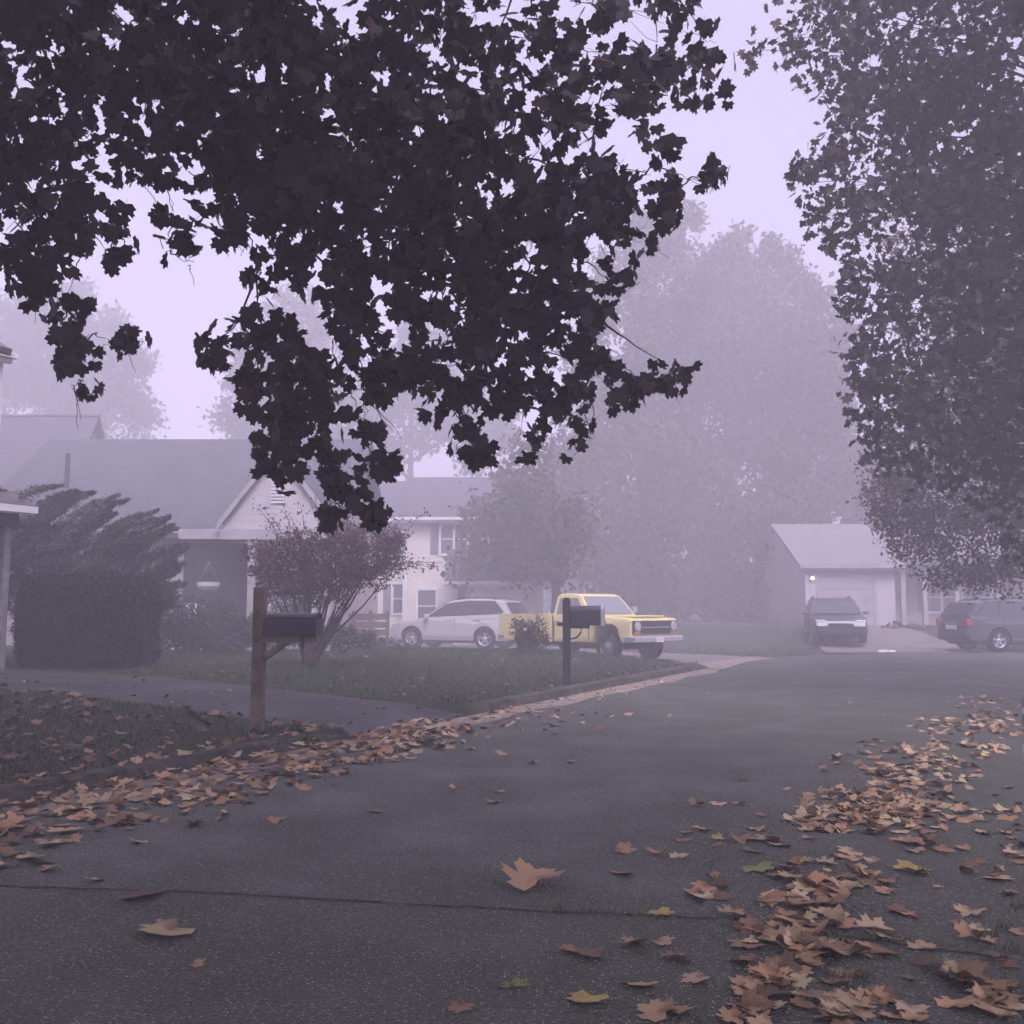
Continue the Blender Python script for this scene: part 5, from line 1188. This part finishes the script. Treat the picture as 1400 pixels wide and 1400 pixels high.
g = merge([blades(70000, s_uv(11.3, 24, -18, -6.55), .025, .07, .006),
           blades(26000, s_uv(-1, 8.8, -11, -6.55), .02, .07, .005),
           blades(16000, s_uv(1, 18, 0.1, 4.5), .02, .08, .005),
           blades(12000, lambda n: (rng.uniform(-12, 24, n), rng.uniform(26, 40, n)), .05, .12, .012)])
setp(tri_mesh('grass', *g, M['grass']), 'short damp grass on the lawns and verges', 'grass', kind='stuff')
# dry weeds in the road crack and the right gutter
parts = []
def tuft(x, y, n, h, sp):
    a = rng.uniform(0, 2*np.pi, n); b = np.stack([x + rng.normal(size=n) * sp, y + rng.normal(size=n) * sp * .5, np.full(n, .002)], 1)
    hh = rng.uniform(.3, 1, n) * h; tp = b + np.stack([np.cos(a) * hh * .8, np.sin(a) * hh * .8, hh], 1); w_ = np.stack([-np.sin(a), np.cos(a), 0*a], 1) * .0022
    V = np.stack([b - w_, b + w_, tp], 1).reshape(-1, 3); parts.append((V, np.arange(3*n).reshape(-1, 3)))
for i in range(70):
    pxx = random.uniform(760, 1330); pyy = 1243 + (pxx - 760) * .095 + random.uniform(-3, 3); p = gnd(pxx, pyy); tuft(p.x, p.y, 9, .028, .03)
for (pxx, pyy, h_) in ((1160, 1340, .07), (1225, 1290, .05), (1130, 1285, .045), (1385, 1270, .08), (1350, 1280, .06), (1380, 1300, .08), (1395, 1240, .07), (1395, 1350, .06), (1180, 1335, .05), (705, 1350, .03)):
    p = gnd(pxx, pyy); tuft(p.x, p.y, 45, h_, .035)
V, T = merge(parts); setp(tri_mesh('weeds', V, T, M['weed']), 'dry weed tufts growing from the crack and gutter of the road', 'weeds', kind='stuff')

# ------------------------------------------------------------------ fallen leaves
def dry_leaf_mesh(seed, curl):
    rs = random.Random(seed); pts = HALF + [(0, -0.08)] + [(-x, y) for x, y in HALF[:0:-1]]
    rim = []
    for (x, y) in pts:
        k = rs.uniform(.88, 1.1); rim.append((x * k, (y - .3) * k))
    V = [(0, -.02, 0)]; n = len(rim); Fc = []
    a1, a2 = rs.uniform(0, 6.3), rs.uniform(0, 6.3)
    def hgt(x, y):
        r2 = x*x + y*y; th = math.atan2(y, x)
        return curl * (r2 * (.55 + .45 * math.sin(2 * th + a1)) + .12 * math.sin(5 * x + a2) + .10 * math.sin(4.2 * y + a1))
    for f in (.5, 1.0):
        for (x, y) in rim: V.append((x * f, y * f, hgt(x * f, y * f) + (rs.uniform(-.03, .05) * curl if f == 1 else 0)))
    for i in range(n):
        j = (i + 1) % n; Fc.append((0, 1 + i, 1 + j)); Fc.append((1 + i, 1 + n + i, 1 + n + j, 1 + j))
    b = len(V); zz_ = V[1 + n + len(HALF)][2]
    V += [(-.018, -.36, zz_), (.018, -.36, zz_), (.07, -.62, .03 + zz_), (.09, -.92, .07)]; Fc += [(b, b + 1, b + 2), (b + 1, b + 3, b + 2)]
    V = np.array(V) * .5; zmin = V[:, 2].min(); V[:, 2] -= zmin
    me = bpy.data.meshes.new('fallen_leaf'); me.from_pydata([tuple(v) for v in V], [], Fc); me.update()
    for p in me.polygons: p.use_smooth = True
    return me
variants = [dry_leaf_mesh(i, c) for i, c in enumerate((.14, .24, .32, .18, .46, .28, .16, .36, .62, .22))]
for me in variants: me.materials.append(M['dead_leaf'])
def put_leaf(x, y, size, z=.004, k=None, label=None, group=None, m=None, tilt=.18, rot=None):
    me = variants[k if k is not None else random.randrange(len(variants))]
    if m: me = me.copy(); me.materials.clear(); me.materials.append(m)
    o = bpy.data.objects.new('fallen_leaf', me); COL.objects.link(o)
    o.location = (x, y, z + tilt * .06 * size); o.scale = (size,) * 3
    o.rotation_euler = (random.uniform(-tilt, tilt), random.uniform(-tilt, tilt), rot if rot is not None else random.uniform(0, 6.3))
    return setp(o, label, 'leaf', group)
# hand-placed single leaves: px, py, size, kind, label
single = [
 (725, 1212, .34, 4, None, 'large curled brown maple leaf lying alone in the middle of the road', 'LONE'),
 (222, 1276, .29, 3, None, 'flat orange-brown leaf alone on the asphalt at the lower left', 'LONE'),
 (196, 1226, .24, 0, None, 'small orange leaf lying on the crack line at the left', 'LONE'),
 (270, 1320, .08, 1, None, 'tiny brown leaf scrap below the lone orange leaf at the left', 'LONE'),
 (630, 1381, .10, 1, None, 'small brown leaf at the bottom centre of the road', 'LONE'),
 (1036, 1190, .19, 0, 'green_leaf', 'green maple leaf lying on the road left of the brown drift', None),
 (1083, 1290, .15, 1, 'yellow_leaf', 'yellow-green leaf on top of the brown drift at the right', None),
 (905, 1250, .13, 0, 'yellow_leaf', 'yellow leaf beside the crack weeds', None),
 (800, 1370, .17, 3, 'yellow_leaf', 'bright yellow leaf lowest on the road at the centre', None),
 (873, 1348, .14, 0, 'yellow_leaf', 'yellow leaf with a dark stalk just above the bright yellow one', None),
 (980, 1147, .11, 1, 'yellow_leaf', 'small pale yellow leaf left of the drift at mid distance', None),
 (1095, 1180, .14, 1, 'yellow_leaf', 'yellow-olive leaf lying in the drift beside the green leaf', None),
 (1247, 1192, .20, 4, 'yellow_leaf', 'curled ochre leaf standing up at the right of the drift', None),
 (705, 1347, .11, 0, 'green_leaf', 'dull green flat leaf near the bottom centre of the road', None),
 (88, 1070, .16, 4, 'yellow_leaf', 'yellow-brown leaf on the heap at the left kerb', None),
]
for (pxx, pyy, s_, k_, mm, lab, grp) in single:
    p = gnd(pxx, pyy); o = put_leaf(p.x, p.y, s_ * 1.25, k=k_, m=M[mm] if mm else None, label=lab)
    if pxx == 725: o.rotation_euler = (.30, 0.05, .5); o.location.z = .03; o.location.y += .04
    if pxx in (222, 1247): o.rotation_euler = (.12, 0, 2.4)
G_R = 'brown leaves in the drift along the right side of the road'
L_R = 'dry brown maple leaf in the leaf drift along the right side of the road'
G_S = 'brown leaves scattered singly over the road'
L_S = 'dry brown leaf lying loose on the open asphalt between the drifts'
SC_L = 1.12
scat = [(855, 1163, .19), (900, 1168, .15), (930, 1172, .13), (850, 1195, .16), (960, 1215, .15), (945, 1222, .13), (985, 1210, .14), (1005, 1253, .17), (865, 1292, .15), (805, 1305, .18), (780, 1300, .12), (925, 1312, .13), (950, 1340, .15), (908, 1290, .12), (895, 1385, .18), (925, 1382, .16), (1015, 1067, .15), (980, 1100, .14), (950, 1102, .14), (1010, 1100, .12), (1040, 1115, .12), (1035, 1135, .13), (960, 1135, .14), (935, 1150, .13), (1030, 1165, .13), (1125, 1055, .13), (1075, 1080, .12), (1150, 1078, .12),
 (515, 1110, .13), (622, 1078, .10), (682, 1083, .13), (675, 1098, .14), (730, 1044, .13), (782, 1042, .15), (768, 987, .15), (735, 992, .12), (745, 998, .12), (860, 950, .14), (850, 955, .14), (970, 948, .1), (830, 980, .1), (1160, 962, .15), (1205, 980, .16), (1205, 1015, .13), (1170, 1045, .14), (585, 1020, .17), (600, 1025, .18), (565, 1025, .15), (160, 1128, .20), (100, 1150, .14), (60, 1152, .12), (40, 1175, .2), (15, 1170, .18), (62, 1180, .15), (5, 1185, .15),
 (1255, 1195, .14), (1325, 1193, .14), (1365, 1203, .17), (1325, 1250, .16), (1250, 1165, .14), (1265, 1158, .14), (1290, 1165, .14), (1310, 1325, .14), (1345, 1140, .15), (1375, 1140, .14)]
for (pxx, pyy, s_) in scat:
    p = gnd(pxx, pyy); put_leaf(p.x, p.y, s_ * 1.05 * SC_L, label=L_S, group=G_S)
cnt = len(scat) + len(single)
# clusters of the right-hand drift: px, py, rx, ry, n
clus = [(1060, 1340, 55, 34, 26), (1030, 1380, 30, 18, 12), (1085, 1300, 55, 22, 30), (1110, 1265, 50, 24, 20), (1040, 1275, 40, 20, 12), (1110, 1215, 50, 20, 22), (1090, 1235, 40, 16, 14), (1180, 1200, 45, 16, 14), (1130, 1180, 60, 10, 8), (1150, 1385, 60, 16, 12), (1190, 1370, 50, 20, 8), (1330, 1345, 40, 24, 16), (1350, 1370, 40, 20, 12), (1385, 1170, 20, 16, 8), (1240, 1150, 60, 12, 8), (1150, 1275, 60, 20, 8), (1060, 1150, 80, 12, 8)]
for (cx, cyy, ax, ay, n_) in clus:
    for _ in range(int(n_ * .82)):
        a = random.uniform(0, 6.3); q = abs(random.gauss(0, .88))
        p = gnd(cx + ax * q * math.cos(a), cyy + ay * q * math.sin(a))
        if p.y < 2.9: continue
        put_leaf(p.x, p.y, random.uniform(.10, .22), z=.004 + random.random() ** 2 * .018 * (n_ > 12), label=L_R, group=G_R, tilt=.2); cnt += 1
for _ in range(55):
    p = gnd(random.uniform(930, 1400), random.uniform(1120, 1395))
    if p.x * DV[0] + p.y * DV[1] < 0.3: put_leaf(p.x, p.y, random.uniform(.07, .17), label=L_R, group=G_R); cnt += 1
# the uncountable rest
parts = []
def litter(P2, zoff, smin, smax, flat=1.0):
    n_ = len(P2); z = height(P2[:, 0], P2[:, 1]); z = np.where(poly_sd(ROAD, P2[:, 0], P2[:, 1]) < 0, 0, z)
    C = np.stack([P2[:, 0], P2[:, 1], z + zoff], 1)
    k = rng.integers(0, len(variants), n_); s = rng.uniform(smin, smax, n_)
    for j in range(len(variants)):
        sel = np.where(k == j)[0]
        if not len(sel): continue
        me = variants[j]; tv = np.array([v.co[:] for v in me.vertices]); me.calc_loop_triangles(); tt = np.array([t.vertices[:] for t in me.loop_triangles])
        a = rng.uniform(0, 2*np.pi, len(sel)); e1 = rng.normal(size=(len(sel), 2)) * .22 * flat
        nz_ = np.stack([e1[:, 0], e1[:, 1], np.ones(len(sel))], 1); nz_ /= np.linalg.norm(nz_, axis=1)[:, None]
        tx_ = np.stack([np.cos(a), np.sin(a), 0*a], 1); tx_ -= (tx_*nz_).sum(1)[:, None]*nz_; tx_ /= np.linalg.norm(tx_, axis=1)[:, None]; ty_ = np.cross(nz_, tx_)
        V = (tv[None, :, 0:1]*tx_[:, None] + tv[None, :, 1:2]*ty_[:, None] + tv[None, :, 2:3]*nz_[:, None]) * s[sel][:, None, None] + C[sel][:, None]
        parts.append((V.reshape(-1, 3), (tt[None] + (np.arange(len(sel))*len(tv))[:, None, None]).reshape(-1, 3)))
def UV(u, v): return np.stack([u*DU[0] + v*DV[0], u*DU[1] + v*DV[1]], 1)
def patch(cx, cyy, ax, ay, n_, z=0.0):
    a = rng.uniform(0, 2*np.pi, n_); q = np.sqrt(rng.random(n_)); out_ = []
    for i in range(n_):
        p = gnd(cx + ax*q[i]*math.cos(a[i]), cyy + ay*q[i]*math.sin(a[i]), z); out_.append((p.x, p.y))
    return np.array(out_)
# heap along the left kerb
n_ = 620; u_ = rng.uniform(3.0, 10.3, n_); wv = 1.15 * (1 - np.clip((u_ - 8) / 4, 0, .55)); v_ = -6.32 + wv * rng.random(n_) ** 1.25 + .1*rng.normal(size=n_)
litter(UV(u_, np.maximum(v_, -6.38)), np.clip(.012 + .06 * rng.random(n_) * np.clip(1 - (v_ + 6.3) / 1.0, 0, 1), 0, .1), .10, .21)
n_ = 260; u_ = rng.uniform(2, 12.5, n_); v_ = -6.3 + np.abs(rng.normal(size=n_)) * .8
litter(UV(u_, v_), .006, .08, .2)
n_ = 160; u_ = rng.uniform(0, 9, n_); v_ = -6.5 + rng.normal(size=n_) * .12
litter(UV(u_, np.minimum(v_, -6.42)), .03, .08, .18)
n_ = 170; u_ = rng.uniform(11, 22, n_); v_ = -6.33 + np.abs(rng.normal(size=n_)) * .22
litter(UV(u_, v_), .008, .05, .12)
# right drift farther off
for (cx, cyy, ax, ay, n_) in [(1180, 1105, 90, 26, 130), (1230, 1090, 70, 24, 90), (1140, 1125, 70, 14, 40), (1270, 1110, 60, 18, 40), (1230, 1045, 90, 18, 70), (1280, 1055, 60, 20, 40), (1300, 1025, 80, 14, 50), (1310, 990, 70, 10, 50), (1330, 1000, 70, 14, 40), (1370, 985, 50, 16, 40), (1350, 960, 60, 10, 30), (1250, 1020, 100, 10, 20), (1200, 1130, 100, 12, 24), (1340, 1100, 60, 30, 20), (1200, 1065, 40, 8, 10)]:
    litter(patch(cx, cyy, ax, ay, n_), .004 + rng.random(n_) * .02 * (n_ > 60), .09, .18)
setp(tri_mesh('fallen_leaves', *merge(parts), M['dead_litter']), 'thick brown leaf litter heaped along the left kerb and drifting up the right road side', 'leaves', kind='stuff')
parts = []
n_ = 760; u_ = rng.uniform(1, 8.7, n_); v_ = rng.uniform(-12, -6.6, n_); litter(UV(u_, v_), .035, .10, .21)
n_ = 260; u_ = rng.uniform(11.5, 24, n_); v_ = -6.6 - rng.random(n_) ** 1.6 * 7; litter(UV(u_, v_), .035, .05, .13)
n_ = 70; u_ = rng.uniform(DA0, DA1, n_); v_ = rng.uniform(-14, -6.4, n_)
P2 = UV(u_, v_); litter(P2, .045, .08, .15)
n_ = 300; u_ = rng.uniform(4, 22, n_); v_ = rng.uniform(0.1, 4, n_); litter(UV(u_, v_), .02, .08, .16)
setp(tri_mesh('fallen_leaves', *merge(parts), M['dark_litter']), 'damp darker leaves strewn over the grass verges and driveway', 'leaves', kind='stuff')

# ------------------------------------------------------------------ haze
bm = NB(); box(bm, -150, 150, -150, 150, -1.2, 26.5)
hm = bpy.data.materials.new('haze'); hm.use_nodes = True; t = hm.node_tree; t.nodes.clear()
o_ = t.nodes.new('ShaderNodeOutputMaterial'); pv = t.nodes.new('ShaderNodeVolumePrincipled')
pv.inputs['Color'].default_value = HAZE_COLOR; pv.inputs['Density'].default_value = HAZE_DENSITY; pv.inputs['Anisotropy'].default_value = 0.0; pv.inputs['Density Attribute'].default_value = ''
t.links.new(pv.outputs[0], o_.inputs['Volume'])
setp(obj('haze', bm, hm), 'purple-grey morning fog filling the whole street', 'fog', kind='stuff')
